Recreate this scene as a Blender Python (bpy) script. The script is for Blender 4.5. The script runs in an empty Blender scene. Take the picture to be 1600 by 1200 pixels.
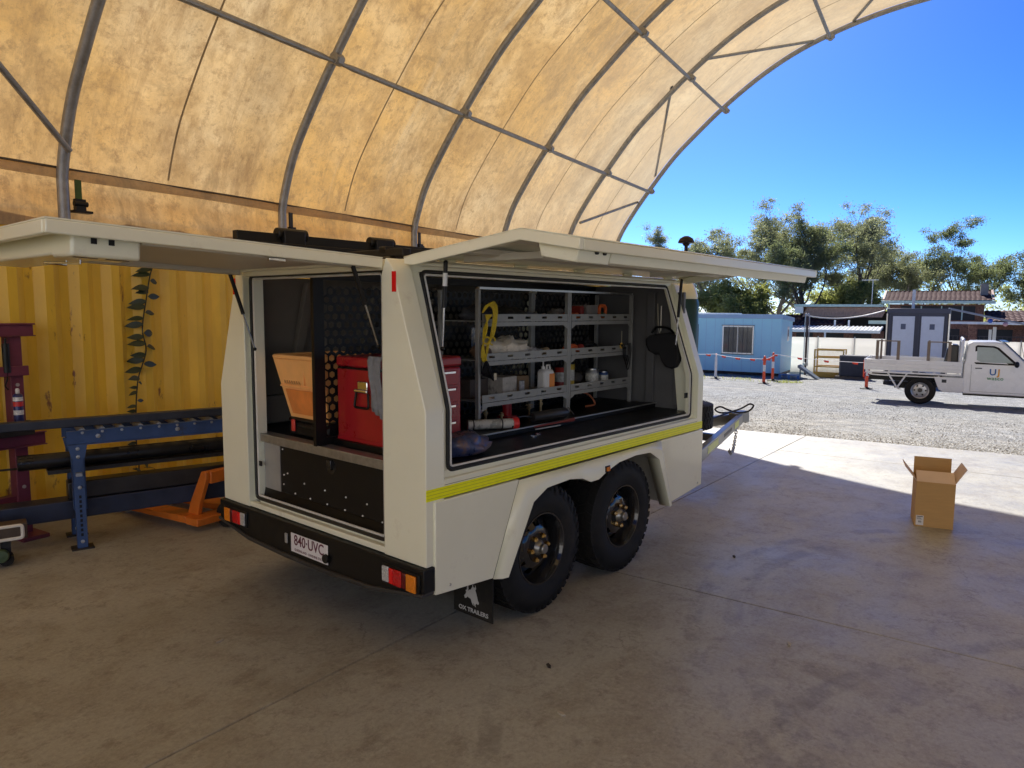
import bpy, bmesh, math, random
from mathutils import Vector, Matrix, noise
C = bpy.context.scene.collection
SC = bpy.context.scene
R = math.radians
random.seed(7)

# ------------------------------------------------------------------ camera, sky, sun, exposure
cam_d = bpy.data.cameras.new('camera'); cam = bpy.data.objects.new('camera', cam_d); C.objects.link(cam)
cam_d.sensor_width = 36.0; cam_d.lens = 24.975; cam_d.clip_start = 0.05; cam_d.clip_end = 2000
cam.matrix_world = (Matrix.Translation((0, 0, 1.8)) @ Matrix.Rotation(R(90 - 5.952), 4, 'X')
                    @ Matrix.Rotation(R(0.404), 4, 'Z'))
SC.camera = cam
SUN_AZ, SUN_EL = 8.0, 41.5            # degrees right of the view axis (+Y), above the horizon
world = bpy.data.worlds.new('World'); SC.world = world; world.use_nodes = True
nt = world.node_tree; nt.nodes.clear()
sky = nt.nodes.new('ShaderNodeTexSky'); sky.sky_type = 'NISHITA'; sky.sun_disc = False
sky.sun_elevation = R(SUN_EL); sky.sun_rotation = R(SUN_AZ)
sky.altitude = 0; sky.air_density = 0.6; sky.dust_density = 0.5; sky.ozone_density = 10.0
hs = nt.nodes.new('ShaderNodeHueSaturation'); hs.inputs['Saturation'].default_value = 1.06
bg = nt.nodes.new('ShaderNodeBackground'); bg.inputs['Strength'].default_value = 0.072
out = nt.nodes.new('ShaderNodeOutputWorld')
# deepen the clear sky evenly: colour = 9 * (sky / 9) ** 1.4
dv = nt.nodes.new('ShaderNodeVectorMath'); dv.operation = 'SCALE'; dv.inputs['Scale'].default_value = 1 / 9
gm = nt.nodes.new('ShaderNodeGamma'); gm.inputs['Gamma'].default_value = 1.5
ml = nt.nodes.new('ShaderNodeVectorMath'); ml.operation = 'SCALE'; ml.inputs['Scale'].default_value = 9
nt.links.new(sky.outputs[0], dv.inputs[0]); nt.links.new(dv.outputs[0], gm.inputs[0]); nt.links.new(gm.outputs[0], ml.inputs[0])
nt.links.new(ml.outputs[0], hs.inputs['Color']); nt.links.new(hs.outputs[0], bg.inputs[0]); nt.links.new(bg.outputs[0], out.inputs[0])
sun_d = bpy.data.lights.new('sun', 'SUN'); sun_d.energy = 2.7; sun_d.angle = R(0.53); sun_d.color = (1.0, 0.95, 0.87)
sun = bpy.data.objects.new('sun', sun_d); C.objects.link(sun)
sdir = Vector((math.sin(R(SUN_AZ)) * math.cos(R(SUN_EL)), math.cos(R(SUN_AZ)) * math.cos(R(SUN_EL)), math.sin(R(SUN_EL))))
sun.rotation_euler = (-sdir).to_track_quat('-Z', 'Y').to_euler(); sun.location = sdir * 60
SC.view_settings.view_transform = 'Standard'; SC.view_settings.look = 'None'
SC.view_settings.exposure = 1.58; SC.view_settings.gamma = 1.0
SC.render.engine = 'CYCLES'
SC.cycles.max_bounces = 10; SC.cycles.diffuse_bounces = 6; SC.cycles.transmission_bounces = 6; SC.cycles.transparent_max_bounces = 8
SC.cycles.use_denoising = True; SC.cycles.sample_clamp_indirect = 8
SC.cycles.caustics_reflective = False; SC.cycles.caustics_refractive = False

# ------------------------------------------------------------------ frames: shed (x along the shed, y to its left), trailer (x forward, y left)
FS = Matrix.Rotation(R(90 - 30.95), 4, 'Z')
FT = Matrix.Translation((-0.382, 3.418, 0)) @ Matrix.Rotation(R(90 - 40.47), 4, 'Z')
def TR(x, y, z): return Matrix.Translation((x, y, z))
def RZ(a): return Matrix.Rotation(R(a), 4, 'Z')
def RX(a): return Matrix.Rotation(R(a), 4, 'X')
def RY(a): return Matrix.Rotation(R(a), 4, 'Y')

# ------------------------------------------------------------------ helpers
def tag(o, label=None, cat=None, group=None, kind=None):
    if label: o['label'] = label
    if cat: o['category'] = cat
    if group: o['group'] = group
    if kind: o['kind'] = kind
    return o
def empty(name, m, label=None, cat=None, group=None, kind=None):
    o = bpy.data.objects.new(name, None); C.objects.link(o); o.matrix_world = m; o.empty_display_size = 0.1
    return tag(o, label, cat, group, kind)
def copy_tree(o, parent=None):
    c = o.copy(); C.objects.link(c)
    if parent is not None:
        c.parent = parent; c.matrix_parent_inverse = o.matrix_parent_inverse.copy(); c.matrix_basis = o.matrix_basis.copy()
    for ch in list(o.children): copy_tree(ch, c)
    return c

class MB:
    def __init__(s): s.v = []; s.f = []
    def add(s, vs, fs, m=None):
        b = len(s.v)
        if m is not None: vs = [m @ Vector(p) for p in vs]
        s.v += [tuple(p) for p in vs]; s.f += [tuple(i + b for i in f) for f in fs]; return s
    def box(s, x0, x1, y0, y1, z0, z1, m=None):
        v = [(x, y, z) for z in (z0, z1) for y in (y0, y1) for x in (x0, x1)]
        return s.add(v, [(0, 2, 3, 1), (4, 5, 7, 6), (0, 1, 5, 4), (2, 6, 7, 3), (0, 4, 6, 2), (1, 3, 7, 5)], m)
    def prism(s, poly, axis, a, b, m=None):
        # poly: 2D points; axis 'x': (y,z) points, 'y': (x,z) points, 'z': (x,y) points; extruded from a to b
        f = {'x': lambda p, w: (w, p[0], p[1]), 'y': lambda p, w: (p[0], w, p[1]), 'z': lambda p, w: (p[0], p[1], w)}[axis]
        n = len(poly); ar = sum(poly[i][0] * poly[(i + 1) % n][1] - poly[(i + 1) % n][0] * poly[i][1] for i in range(n))
        if ar < 0: poly = poly[::-1]
        v = [f(p, a) for p in poly] + [f(p, b) for p in poly]
        fs = [tuple(range(n))[::-1], tuple(range(n, 2 * n))] + [(i, (i + 1) % n, n + (i + 1) % n, n + i) for i in range(n)]
        if axis == 'y': fs = [g[::-1] for g in fs]
        if b < a: fs = [g[::-1] for g in fs]
        return s.add(v, fs, m)
    def ring(s, c, t, up, r, n, ry=None):
        t = Vector(t).normalized(); u = Vector(up)
        u = (u - t * u.dot(t)); u = u.normalized() if u.length > 1e-6 else t.orthogonal().normalized()
        w = t.cross(u); ry = r if ry is None else ry
        return [Vector(c) + u * (r * math.cos(2 * math.pi * k / n)) + w * (ry * math.sin(2 * math.pi * k / n)) for k in range(n)]
    def tube(s, pts, r, n=8, closed=False, caps=True, up=(0.13, 0.21, 0.97), m=None):
        pts = [Vector(p) for p in pts]; N = len(pts); vs = []; fs = []; u = Vector(up)
        for i, p in enumerate(pts):
            a = pts[(i - 1) % N] if (closed or i > 0) else p; b = pts[(i + 1) % N] if (closed or i < N - 1) else p
            t = (b - a).normalized(); rr = r[i] if isinstance(r, (list, tuple)) else r
            q = u - t * u.dot(t)
            if q.length < 1e-3: q = t.orthogonal()
            u = q.normalized(); w = t.cross(u)
            vs += [p + u * (rr * math.cos(2 * math.pi * k / n)) + w * (rr * math.sin(2 * math.pi * k / n)) for k in range(n)]
        for i in range(N if closed else N - 1):
            j = (i + 1) % N
            for k in range(n): fs.append((i * n + k, i * n + (k + 1) % n, j * n + (k + 1) % n, j * n + k))
        if caps and not closed: fs += [tuple(range(n))[::-1], tuple((N - 1) * n + k for k in range(n))]
        return s.add(vs, fs, m)
    def cyl(s, p0, p1, r0, r1=None, n=16, m=None): return s.tube([p0, p1], [r0, r0 if r1 is None else r1], n=n, m=m)
    def lathe(s, prof, o=(0, 0, 0), d=(0, 0, 1), n=24, m=None, closed=False):
        # prof: (radius, distance along d)
        o = Vector(o); d = Vector(d).normalized(); u = d.orthogonal().normalized(); w = d.cross(u); vs = []; fs = []
        for r, h in prof:
            vs += [o + d * h + u * (r * math.cos(2 * math.pi * k / n)) + w * (r * math.sin(2 * math.pi * k / n)) for k in range(n)]
        N = len(prof)
        for i in range(N if closed else N - 1):
            j = (i + 1) % N
            for k in range(n): fs.append((i * n + k, i * n + (k + 1) % n, j * n + (k + 1) % n, j * n + k))
        if not closed: fs += [tuple(range(n))[::-1], tuple((N - 1) * n + k for k in range(n))]
        return s.add(vs, fs, m)
    def ball(s, c, rx, ry=None, rz=None, nu=12, nv=8, m=None):
        ry = ry or rx; rz = rz or rx; c = Vector(c); vs = [c + Vector((0, 0, -rz))]; fs = []
        for j in range(1, nv):
            a = -math.pi / 2 + math.pi * j / nv
            vs += [c + Vector((rx * math.cos(a) * math.cos(2 * math.pi * k / nu), ry * math.cos(a) * math.sin(2 * math.pi * k / nu), rz * math.sin(a))) for k in range(nu)]
        vs.append(c + Vector((0, 0, rz))); T_ = len(vs) - 1
        for k in range(nu): fs.append((0, 1 + (k + 1) % nu, 1 + k)); fs.append((T_, T_ - nu + k, T_ - nu + (k + 1) % nu))
        for j in range(nv - 2):
            for k in range(nu): fs.append((1 + j * nu + k, 1 + j * nu + (k + 1) % nu, 1 + (j + 1) * nu + (k + 1) % nu, 1 + (j + 1) * nu + k))
        return s.add(vs, fs, m)
    def mesh(s, name, mat, smooth=35):
        me = bpy.data.meshes.new(name); me.from_pydata(s.v, [], s.f); me.validate()
        for mm in (mat if isinstance(mat, list) else [mat]): me.materials.append(mm)
        if smooth:
            me.polygons.foreach_set('use_smooth', [True] * len(me.polygons)); me.set_sharp_from_angle(angle=R(smooth))
        me.update(); return me
    def build(s, name, mat, parent=None, m=None, smooth=35, bevel=0, seg=2, fix=False):
        me = s.mesh(name, mat, smooth)
        if fix:
            bm = bmesh.new(); bm.from_mesh(me); bmesh.ops.recalc_face_normals(bm, faces=bm.faces); bm.to_mesh(me); bm.free()
            if smooth: me.set_sharp_from_angle(angle=R(smooth))
        o = bpy.data.objects.new(name, me); C.objects.link(o)
        if parent is not None: o.parent = parent
        if m is not None:
            if parent is not None: o.matrix_basis = m
            else: o.matrix_world = m
        if bevel:
            md = o.modifiers.new('bevel', 'BEVEL'); md.width = bevel; md.segments = seg; md.limit_method = 'ANGLE'; md.angle_limit = R(40)
            md.harden_normals = False
        return o
def inst(me, name, parent, m):
    o = bpy.data.objects.new(name, me); C.objects.link(o); o.parent = parent; o.matrix_basis = m; return o
def text(body, name, mat, parent, m, size, extrude=0.0006, ax='CENTER', font_scale_x=1.0, offset=0.0, spacing=1.0):
    cu = bpy.data.curves.new(name, 'FONT'); cu.body = body; cu.size = size; cu.align_x = ax; cu.align_y = 'CENTER'
    cu.extrude = extrude; cu.offset = offset; cu.space_character = spacing; cu.materials.append(mat); cu.resolution_u = 3
    tmp = bpy.data.objects.new(name, cu); C.objects.link(tmp); dg = bpy.context.evaluated_depsgraph_get(); dg.update()
    me = bpy.data.meshes.new_from_object(tmp.evaluated_get(dg)); bpy.data.objects.remove(tmp)
    o = bpy.data.objects.new(name, me); C.objects.link(o); o.parent = parent
    o.matrix_basis = m @ Matrix.Diagonal((font_scale_x, 1, 1, 1)); return o

# ------------------------------------------------------------------ materials
def srgb(h):
    h = h.lstrip('#'); f = lambda c: c / 12.92 if c <= 0.04045 else ((c + 0.055) / 1.055) ** 2.4
    return tuple(f(int(h[i:i + 2], 16) / 255) for i in (0, 2, 4))
_m = {}
def mat(name, col, rough=0.5, metal=0.0, var=0.12, vs=6.0, bump=0.0, bs=60.0, rvar=0.12, col2=None, c2lo=0.55, c2hi=0.7, c2s=4.0, coat=0.0, spec=0.5, emit=None, trans=0.0, stretch=None, alpha=None):
    if name in _m: return _m[name]
    m = bpy.data.materials.new(name); m.use_nodes = True; n = m.node_tree.nodes; l = m.node_tree.links
    b = n['Principled BSDF']; b.inputs['Roughness'].default_value = rough; b.inputs['Metallic'].default_value = metal
    b.inputs['Coat Weight'].default_value = coat; b.inputs['Coat Roughness'].default_value = 0.08; b.inputs['Specular IOR Level'].default_value = spec
    b.inputs['Transmission Weight'].default_value = trans
    tc = n.new('ShaderNodeTexCoord'); src = tc.outputs['Object']
    if stretch:
        mp = n.new('ShaderNodeMapping'); mp.inputs['Scale'].default_value = stretch; l.new(src, mp.inputs[0]); src = mp.outputs[0]
    nz = n.new('ShaderNodeTexNoise'); nz.inputs['Scale'].default_value = vs; nz.inputs['Detail'].default_value = 6; nz.inputs['Roughness'].default_value = 0.65
    l.new(src, nz.inputs['Vector'])
    mx = n.new('ShaderNodeMix'); mx.data_type = 'RGBA'
    mx.inputs[6].default_value = (*[c * (1 - var) for c in col], 1); mx.inputs[7].default_value = (*[min(1, c * (1 + var)) for c in col], 1)
    mr = n.new('ShaderNodeMapRange'); mr.inputs[1].default_value = 0.3; mr.inputs[2].default_value = 0.7
    l.new(nz.outputs[0], mr.inputs[0]); l.new(mr.outputs[0], mx.inputs[0]); cur = mx.outputs[2]
    if col2:
        n2 = n.new('ShaderNodeTexNoise'); n2.inputs['Scale'].default_value = c2s; n2.inputs['Detail'].default_value = 8; n2.inputs['Roughness'].default_value = 0.7
        l.new(src, n2.inputs['Vector'])
        m2 = n.new('ShaderNodeMapRange'); m2.inputs[1].default_value = c2lo; m2.inputs[2].default_value = c2hi; l.new(n2.outputs[0], m2.inputs[0])
        x2 = n.new('ShaderNodeMix'); x2.data_type = 'RGBA'; l.new(m2.outputs[0], x2.inputs[0]); l.new(cur, x2.inputs[6]); x2.inputs[7].default_value = (*col2, 1); cur = x2.outputs[2]
    l.new(cur, b.inputs['Base Color'])
    if rvar:
        r2 = n.new('ShaderNodeMapRange'); r2.inputs[3].default_value = max(0.02, rough - rvar); r2.inputs[4].default_value = min(1, rough + rvar)
        l.new(nz.outputs[0], r2.inputs[0]); l.new(r2.outputs[0], b.inputs['Roughness'])
    if bump:
        nb = n.new('ShaderNodeTexNoise'); nb.inputs['Scale'].default_value = bs; nb.inputs['Detail'].default_value = 4; l.new(src, nb.inputs['Vector'])
        bp = n.new('ShaderNodeBump'); bp.inputs['Strength'].default_value = bump; bp.inputs['Distance'].default_value = 0.01; l.new(nb.outputs[0], bp.inputs['Height']); l.new(bp.outputs[0], b.inputs['Normal'])
    if emit: b.inputs['Emission Color'].default_value = (*emit[:3], 1); b.inputs['Emission Strength'].default_value = emit[3]
    _m[name] = m; return m
cream = mat('cream_paint', (0.86, 0.855, 0.68), 0.34, var=0.03, vs=2.5, rvar=0.08, coat=0.5, col2=(0.62, 0.57, 0.44), c2lo=0.60, c2hi=0.85, c2s=5)
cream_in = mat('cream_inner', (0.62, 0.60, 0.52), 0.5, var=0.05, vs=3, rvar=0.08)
grey_in = mat('grey_inner', (0.11, 0.11, 0.112), 0.5, var=0.1, vs=3)
white_p = mat('white_paint', (0.74, 0.74, 0.72), 0.3, var=0.04, coat=0.3)
black_p = mat('black_satin', (0.006, 0.006, 0.0063), 0.45, var=0.25, vs=14, spec=.35)
black_floor = mat('black_floor', (0.004, 0.004, 0.0043), 0.42, var=0.3, vs=9, spec=.3)
rubber = mat('rubber', (0.009, 0.009, 0.0085), 0.7, var=0.25, vs=12, bump=0.15, bs=120, col2=(0.035, 0.029, 0.022), c2lo=0.5, c2hi=0.85, spec=.35)
seal_m = mat('rubber_seal', (0.012, 0.013, 0.012), 0.55, var=0.1)
alu = mat('aluminium', (0.62, 0.62, 0.60), 0.35, 1.0, var=0.08, vs=18)
galv = mat('galvanised', (0.40, 0.41, 0.41), 0.42, 0.85, var=0.22, vs=22, rvar=0.15)
galv_pipe = mat('galvanised_pipe', (0.30, 0.30, 0.30), 0.5, 0.6, var=0.25, vs=9, col2=(0.12, 0.09, 0.07), c2lo=0.6, c2hi=0.8)
chrome = mat('chrome', (0.75, 0.75, 0.75), 0.12, 1.0, var=0.05)
steel_d = mat('dark_steel', (0.035, 0.034, 0.034), 0.5, 0.5, var=0.4, vs=8, col2=(0.09, 0.05, 0.03), c2lo=0.58, c2hi=0.75)
blue_p = mat('blue_steel', (0.035, 0.075, 0.20), 0.45, 0.0, var=0.25, vs=7, col2=(0.05, 0.045, 0.045), c2lo=0.6, c2hi=0.72, c2s=7)
purple_p = mat('maroon_steel', (0.15, 0.03, 0.055), 0.5, var=0.2, vs=7, col2=(0.06, 0.03, 0.03), c2lo=0.6, c2hi=0.74)
orange_p = mat('orange_steel', (0.62, 0.16, 0.02), 0.45, var=0.15, vs=6, col2=(0.16, 0.07, 0.03), c2lo=0.62, c2hi=0.74)
red_p = mat('red_enamel', (0.36, 0.012, 0.018), 0.3, var=0.12, vs=6, coat=0.2)
grey_shelf = mat('grey_shelf', (0.30, 0.30, 0.28), 0.45, 0.2, var=0.12, vs=10)
yellow_tape = mat('yellow_reflective', (0.95, 0.97, 0.0), 0.35, var=0.05, vs=30)
# ------------------------------------------------------------------ ground: gravel yard, concrete floor
def tz(s):
    if s < 11.0: return -0.06
    if s < 20.7: return -0.0527 * (s - 11.0)
    if s < 36: return -0.511 - 0.0406 * (s - 20.7)
    return -1.132
def gravel_mat():
    m = bpy.data.materials.new('gravel'); m.use_nodes = True; n = m.node_tree.nodes; l = m.node_tree.links; b = n['Principled BSDF']
    b.inputs['Roughness'].default_value = 0.9; b.inputs['Specular IOR Level'].default_value = 0.25
    tc = n.new('ShaderNodeTexCoord')
    vo = n.new('ShaderNodeTexVoronoi'); vo.inputs['Scale'].default_value = 38; l.new(tc.outputs['Object'], vo.inputs['Vector'])
    rp = n.new('ShaderNodeValToRGB'); l.new(vo.outputs['Color'], rp.inputs[0])
    rp.color_ramp.elements[0].color = (0.17, 0.18, 0.185, 1); rp.color_ramp.elements[1].color = (0.60, 0.61, 0.60, 1)
    e = rp.color_ramp.elements.new(0.5); e.color = (0.36, 0.37, 0.375, 1)
    nz = n.new('ShaderNodeTexNoise'); nz.inputs['Scale'].default_value = 0.35; nz.inputs['Detail'].default_value = 7; nz.inputs['Roughness'].default_value = 0.7; l.new(tc.outputs['Object'], nz.inputs['Vector'])
    mr = n.new('ShaderNodeMapRange'); mr.inputs[1].default_value = 0.42; mr.inputs[2].default_value = 0.68; mr.inputs[4].default_value = 0.6; l.new(nz.outputs[0], mr.inputs[0])
    mx = n.new('ShaderNodeMix'); mx.data_type = 'RGBA'; l.new(mr.outputs[0], mx.inputs[0]); l.new(rp.outputs[0], mx.inputs[6]); mx.inputs[7].default_value = (0.46, 0.44, 0.38, 1)
    mp = n.new('ShaderNodeMapping'); mp.inputs['Scale'].default_value = (1.3, 0.07, 1); mp.inputs['Rotation'].default_value = (0, 0, R(4)); l.new(tc.outputs['Object'], mp.inputs[0])
    nr = n.new('ShaderNodeTexNoise'); nr.inputs['Scale'].default_value = 1.0; nr.inputs['Detail'].default_value = 5; l.new(mp.outputs[0], nr.inputs['Vector'])
    rr_ = n.new('ShaderNodeMapRange'); rr_.inputs[1].default_value = 0.5; rr_.inputs[2].default_value = 0.62; rr_.inputs[4].default_value = 0.6; l.new(nr.outputs[0], rr_.inputs[0])
    mw = n.new('ShaderNodeMix'); mw.data_type = 'RGBA'; l.new(rr_.outputs[0], mw.inputs[0]); l.new(mx.outputs[2], mw.inputs[6]); mw.inputs[7].default_value = (0.50, 0.48, 0.43, 1); mx = mw      # compacted wheel tracks
    ns = n.new('ShaderNodeTexNoise'); ns.inputs['Scale'].default_value = 3.1; ns.inputs['Detail'].default_value = 8; l.new(tc.outputs['Object'], ns.inputs['Vector'])
    m3 = n.new('ShaderNodeMapRange'); m3.inputs[1].default_value = 0.3; m3.inputs[2].default_value = 0.7; m3.inputs[3].default_value = 0.72; m3.inputs[4].default_value = 1.15; l.new(ns.outputs[0], m3.inputs[0])
    mu = n.new('ShaderNodeMix'); mu.data_type = 'RGBA'; mu.blend_type = 'MULTIPLY'; mu.inputs[0].default_value = 1; l.new(mx.outputs[2], mu.inputs[6]); l.new(m3.outputs[0], mu.inputs[7])
    l.new(mu.outputs[2], b.inputs['Base Color'])
    bp = n.new('ShaderNodeBump'); bp.inputs['Strength'].default_value = 1.0; bp.inputs['Distance'].default_value = 0.035; l.new(vo.outputs['Distance'], bp.inputs['Height']); l.new(bp.outputs[0], b.inputs['Normal'])
    return m
gravel_m = gravel_mat()
g = MB(); ss = [-400, -60, -20, 0, 5, 9, 10.9, 11.0] + [11 + 0.6 * i for i in range(1, 50)] + [45, 60, 90, 140, 250, 500]
ll = [-500, -200, -80, -40, -25, -18] + [-14 + 1.0 * i for i in range(33)] + [22, 30, 45, 80, 200, 500]
for s_ in ss:
    for l_ in ll:
        z = tz(s_) + (0.02 * noise.noise(Vector((s_ * 0.5, l_ * 0.5, 0))) if s_ > 12 else 0)
        g.v.append((s_, l_, z if s_ > 11.05 else -0.07))
nl = len(ll)
for i in range(len(ss) - 1):
    for j in range(nl - 1): g.f.append((i * nl + j, (i + 1) * nl + j, (i + 1) * nl + j + 1, i * nl + j + 1))
tag(g.build('gravel_ground', gravel_m, m=FS), kind='structure')
# loose stones near the slab edge
rnd = random.Random(3); st = MB()
for i in range(15000):
    s_ = 11.02 + 8.5 * rnd.random() ** 1.9; l_ = rnd.uniform(-5.5, 6.5)
    r = rnd.uniform(0.006, 0.013) * (1 + 0.8 * (rnd.random() < 0.05)); z = tz(s_) + r * 0.25; a = rnd.uniform(0, 6.28); e = rnd.uniform(0.7, 1.5)
    ca, sa = math.cos(a), math.sin(a)
    vs = [(r * e, 0, 0), (0, r, 0.2 * r), (-r * e * .9, 0.1 * r, 0), (0, -r, 0), (0.1 * r, 0, r * .75), (0, 0, -r * .5)]
    st.add([(s_ + x * ca - y * sa, l_ + x * sa + y * ca, z + w) for x, y, w in vs], [(0, 1, 4), (1, 2, 4), (2, 3, 4), (3, 0, 4)])
stone_m = mat('stone', (0.38, 0.385, 0.38), 0.9, var=0.5, vs=19, rvar=0)
tag(st.build('loose_gravel', stone_m, m=FS, smooth=0), 'loose grey gravel stones scattered past the edge of the concrete', 'gravel', kind='stuff')

def concrete_mat():
    m = bpy.data.materials.new('concrete_floor'); m.use_nodes = True; n = m.node_tree.nodes; l = m.node_tree.links; b = n['Principled BSDF']
    tc = n.new('ShaderNodeTexCoord'); V = tc.outputs['Object']
    def nzn(sc, det=8, ro=0.65, st=None, dist=0):
        x = n.new('ShaderNodeTexNoise'); x.inputs['Scale'].default_value = sc; x.inputs['Detail'].default_value = det; x.inputs['Roughness'].default_value = ro; x.inputs['Distortion'].default_value = dist
        if st:
            mp = n.new('ShaderNodeMapping'); mp.inputs['Scale'].default_value = st[0]; mp.inputs['Rotation'].default_value = (0, 0, R(st[1])); l.new(V, mp.inputs[0]); l.new(mp.outputs[0], x.inputs['Vector'])
        else: l.new(V, x.inputs['Vector'])
        return x.outputs[0]
    def ramp(src, lo, hi, a=0.0, bb=1.0):
        x = n.new('ShaderNodeMapRange'); x.inputs[1].default_value = lo; x.inputs[2].default_value = hi; x.inputs[3].default_value = a; x.inputs[4].default_value = bb; l.new(src, x.inputs[0]); return x.outputs[0]
    def mix(fac, a, bcol, mode='MIX'):
        x = n.new('ShaderNodeMix'); x.data_type = 'RGBA'; x.blend_type = mode
        if isinstance(fac, float): x.inputs[0].default_value = fac
        else: l.new(fac, x.inputs[0])
        for k, c in ((6, a), (7, bcol)):
            if isinstance(c, tuple): x.inputs[k].default_value = (*c, 1)
            else: l.new(c, x.inputs[k])
        return x.outputs[2]
    c = mix(ramp(nzn(0.7), 0.35, 0.65), (0.32, 0.32, 0.285), (0.37, 0.372, 0.34))
    c = mix(ramp(nzn(2.2, 10, 0.72, dist=0.6), 0.46, 0.66, 0, 0.6), c, (0.215, 0.19, 0.15))      # brown dust film
    c = mix(ramp(nzn(3.4, 14, 0.82, dist=0.4), 0.54, 0.66, 0, 0.6), c, (0.14, 0.122, 0.105))          # dark oil stains
    c = mix(ramp(nzn(9, 12, 0.82), 0.52, 0.64, 0, 0.6), c, (0.15, 0.13, 0.11))
    c = mix(ramp(nzn(17, 12, 0.82), 0.54, 0.64, 0, 0.4), c, (0.44, 0.42, 0.375))
    c = mix(ramp(nzn(3.0, 12, 0.8, ((0.5, 5.0, 1), 24)), 0.58, 0.70, 0, 0.35), c, (0.40, 0.385, 0.35))   # drag scuffs
    c = mix(ramp(nzn(4.0, 12, 0.8, ((4.0, 0.5, 1), -15)), 0.60, 0.70, 0, 0.4), c, (0.14, 0.122, 0.11))
    # hairline cracks and pale scrapes
    ve = n.new('ShaderNodeTexVoronoi'); ve.feature = 'DISTANCE_TO_EDGE'; ve.inputs['Scale'].default_value = 0.33
    nw = n.new('ShaderNodeTexNoise'); nw.inputs['Scale'].default_value = 1.7; nw.inputs['Detail'].default_value = 9; nw.inputs['Roughness'].default_value = 0.7; l.new(V, nw.inputs['Vector'])
    av = n.new('ShaderNodeVectorMath'); av.operation = 'MULTIPLY_ADD'; l.new(nw.outputs['Color'], av.inputs[0]); av.inputs[1].default_value = (0.9, 0.9, 0.9); l.new(V, av.inputs[2]); l.new(av.outputs[0], ve.inputs['Vector'])
    ck = n.new('ShaderNodeMath'); ck.operation = 'MULTIPLY'; l.new(ramp(ve.outputs['Distance'], 0.0008, 0.004, 0.55, 0.0), ck.inputs[0]); l.new(ramp(nzn(0.6, 3), 0.48, 0.6), ck.inputs[1])
    c = mix(ck.outputs[0], c, (0.10, 0.085, 0.07))
    c = mix(ramp(nzn(14, 9, 0.8, ((0.25, 5.0, 1), 62)), 0.66, 0.72, 0, 0.55), c, (0.46, 0.44, 0.40))
    c = mix(ramp(nzn(5, 12, 0.85, dist=2.0), 0.62, 0.68, 0, 0.3), c, (0.42, 0.40, 0.36))
    c = mix(ramp(nzn(28, 8, 0.8), 0.64, 0.70, 0, 0.7), c, (0.10, 0.085, 0.07))
    # tyre arcs
    for (cx, cy, r, w) in ((4.6, -1.2, 2.2, 0.07), (4.6, -1.2, 2.42, 0.06), (2.1, -2.6, 3.3, 0.07), (2.1, -2.6, 3.05, 0.06), (0.4, 5.0, 4.0, 0.06)):
        vm = n.new('ShaderNodeVectorMath'); vm.operation = 'DISTANCE'; vm.inputs[1].default_value = (cx, cy, 0); l.new(V, vm.inputs[0])
        d = n.new('ShaderNodeMath'); d.operation = 'SUBTRACT'; l.new(vm.outputs['Value'], d.inputs[0]); d.inputs[1].default_value = r
        ab = n.new('ShaderNodeMath'); ab.operation = 'ABSOLUTE'; l.new(d.outputs[0], ab.inputs[0])
        f1 = ramp(ab.outputs[0], w * 0.6, w, 0.42, 0.0)
        mm = n.new('ShaderNodeMath'); mm.operation = 'MULTIPLY'; l.new(f1, mm.inputs[0]); l.new(ramp(nzn(1.9, 8, 0.75), 0.46, 0.58), mm.inputs[1])
        c = mix(mm.outputs[0], c, (0.11, 0.10, 0.095))
    c = mix(1.0, c, ramp(nzn(45, 8, 0.8), 0.25, 0.75, 0.72, 1.30), 'MULTIPLY')
    l.new(c, b.inputs['Base Color'])
    l.new(ramp(nzn(1.4, 8, 0.7), 0.3, 0.7, 0.34, 0.62), b.inputs['Roughness'])
    bp = n.new('ShaderNodeBump'); bp.inputs['Strength'].default_value = 0.18; bp.inputs['Distance'].default_value = 0.01; l.new(nzn(22, 8, 0.7), bp.inputs['Height']); l.new(bp.outputs[0], b.inputs['Normal'])
    return m
conc = concrete_mat()
slab = empty('concrete_floor', FS, kind='structure')
# pour joints run about six degrees off the shed's own axis
def Bl(k, s): return 2.40 - 0.105 * (s - 3.2) + 4.6 * k          # lengthwise joints: l at s
def As(k, l): return 4.33 + 0.07 * l + 5.2 * k                      # cross joints: s at l
def cross(kb, ka):
    s = 4.33
    for _ in range(30): s = As(ka, Bl(kb, s))
    return s, Bl(kb, s)
gap = 0.0035
EDGE = 11.0
for ka in range(-4, 2):
    for kb in range(-4, 3):
        p = [cross(kb, ka), cross(kb, ka + 1), cross(kb + 1, ka + 1), cross(kb + 1, ka)]
        if ka == 1: p[1] = (EDGE, Bl(kb, EDGE)); p[2] = (EDGE, Bl(kb + 1, EDGE))
        if p[0][0] > EDGE: continue
        if ka == 0 and p[1][0] > EDGE: p[1] = (EDGE, p[1][1])
        cx = sum(q[0] for q in p) / 4; cy = sum(q[1] for q in p) / 4
        q = [(x + gap * (1 if x < cx else -1), y + gap * (1 if y < cy else -1)) for x, y in p]
        MB().prism(q, 'z', -0.12, 0.0).build('slab_panel', conc, slab, bevel=0.004, seg=1)
MB().box(-17, EDGE - 0.02, -14.5, 14.5, -0.11, -0.012).build('slab_base', mat('joint_dirt', (0.05, 0.042, 0.035), 0.95), slab)
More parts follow.
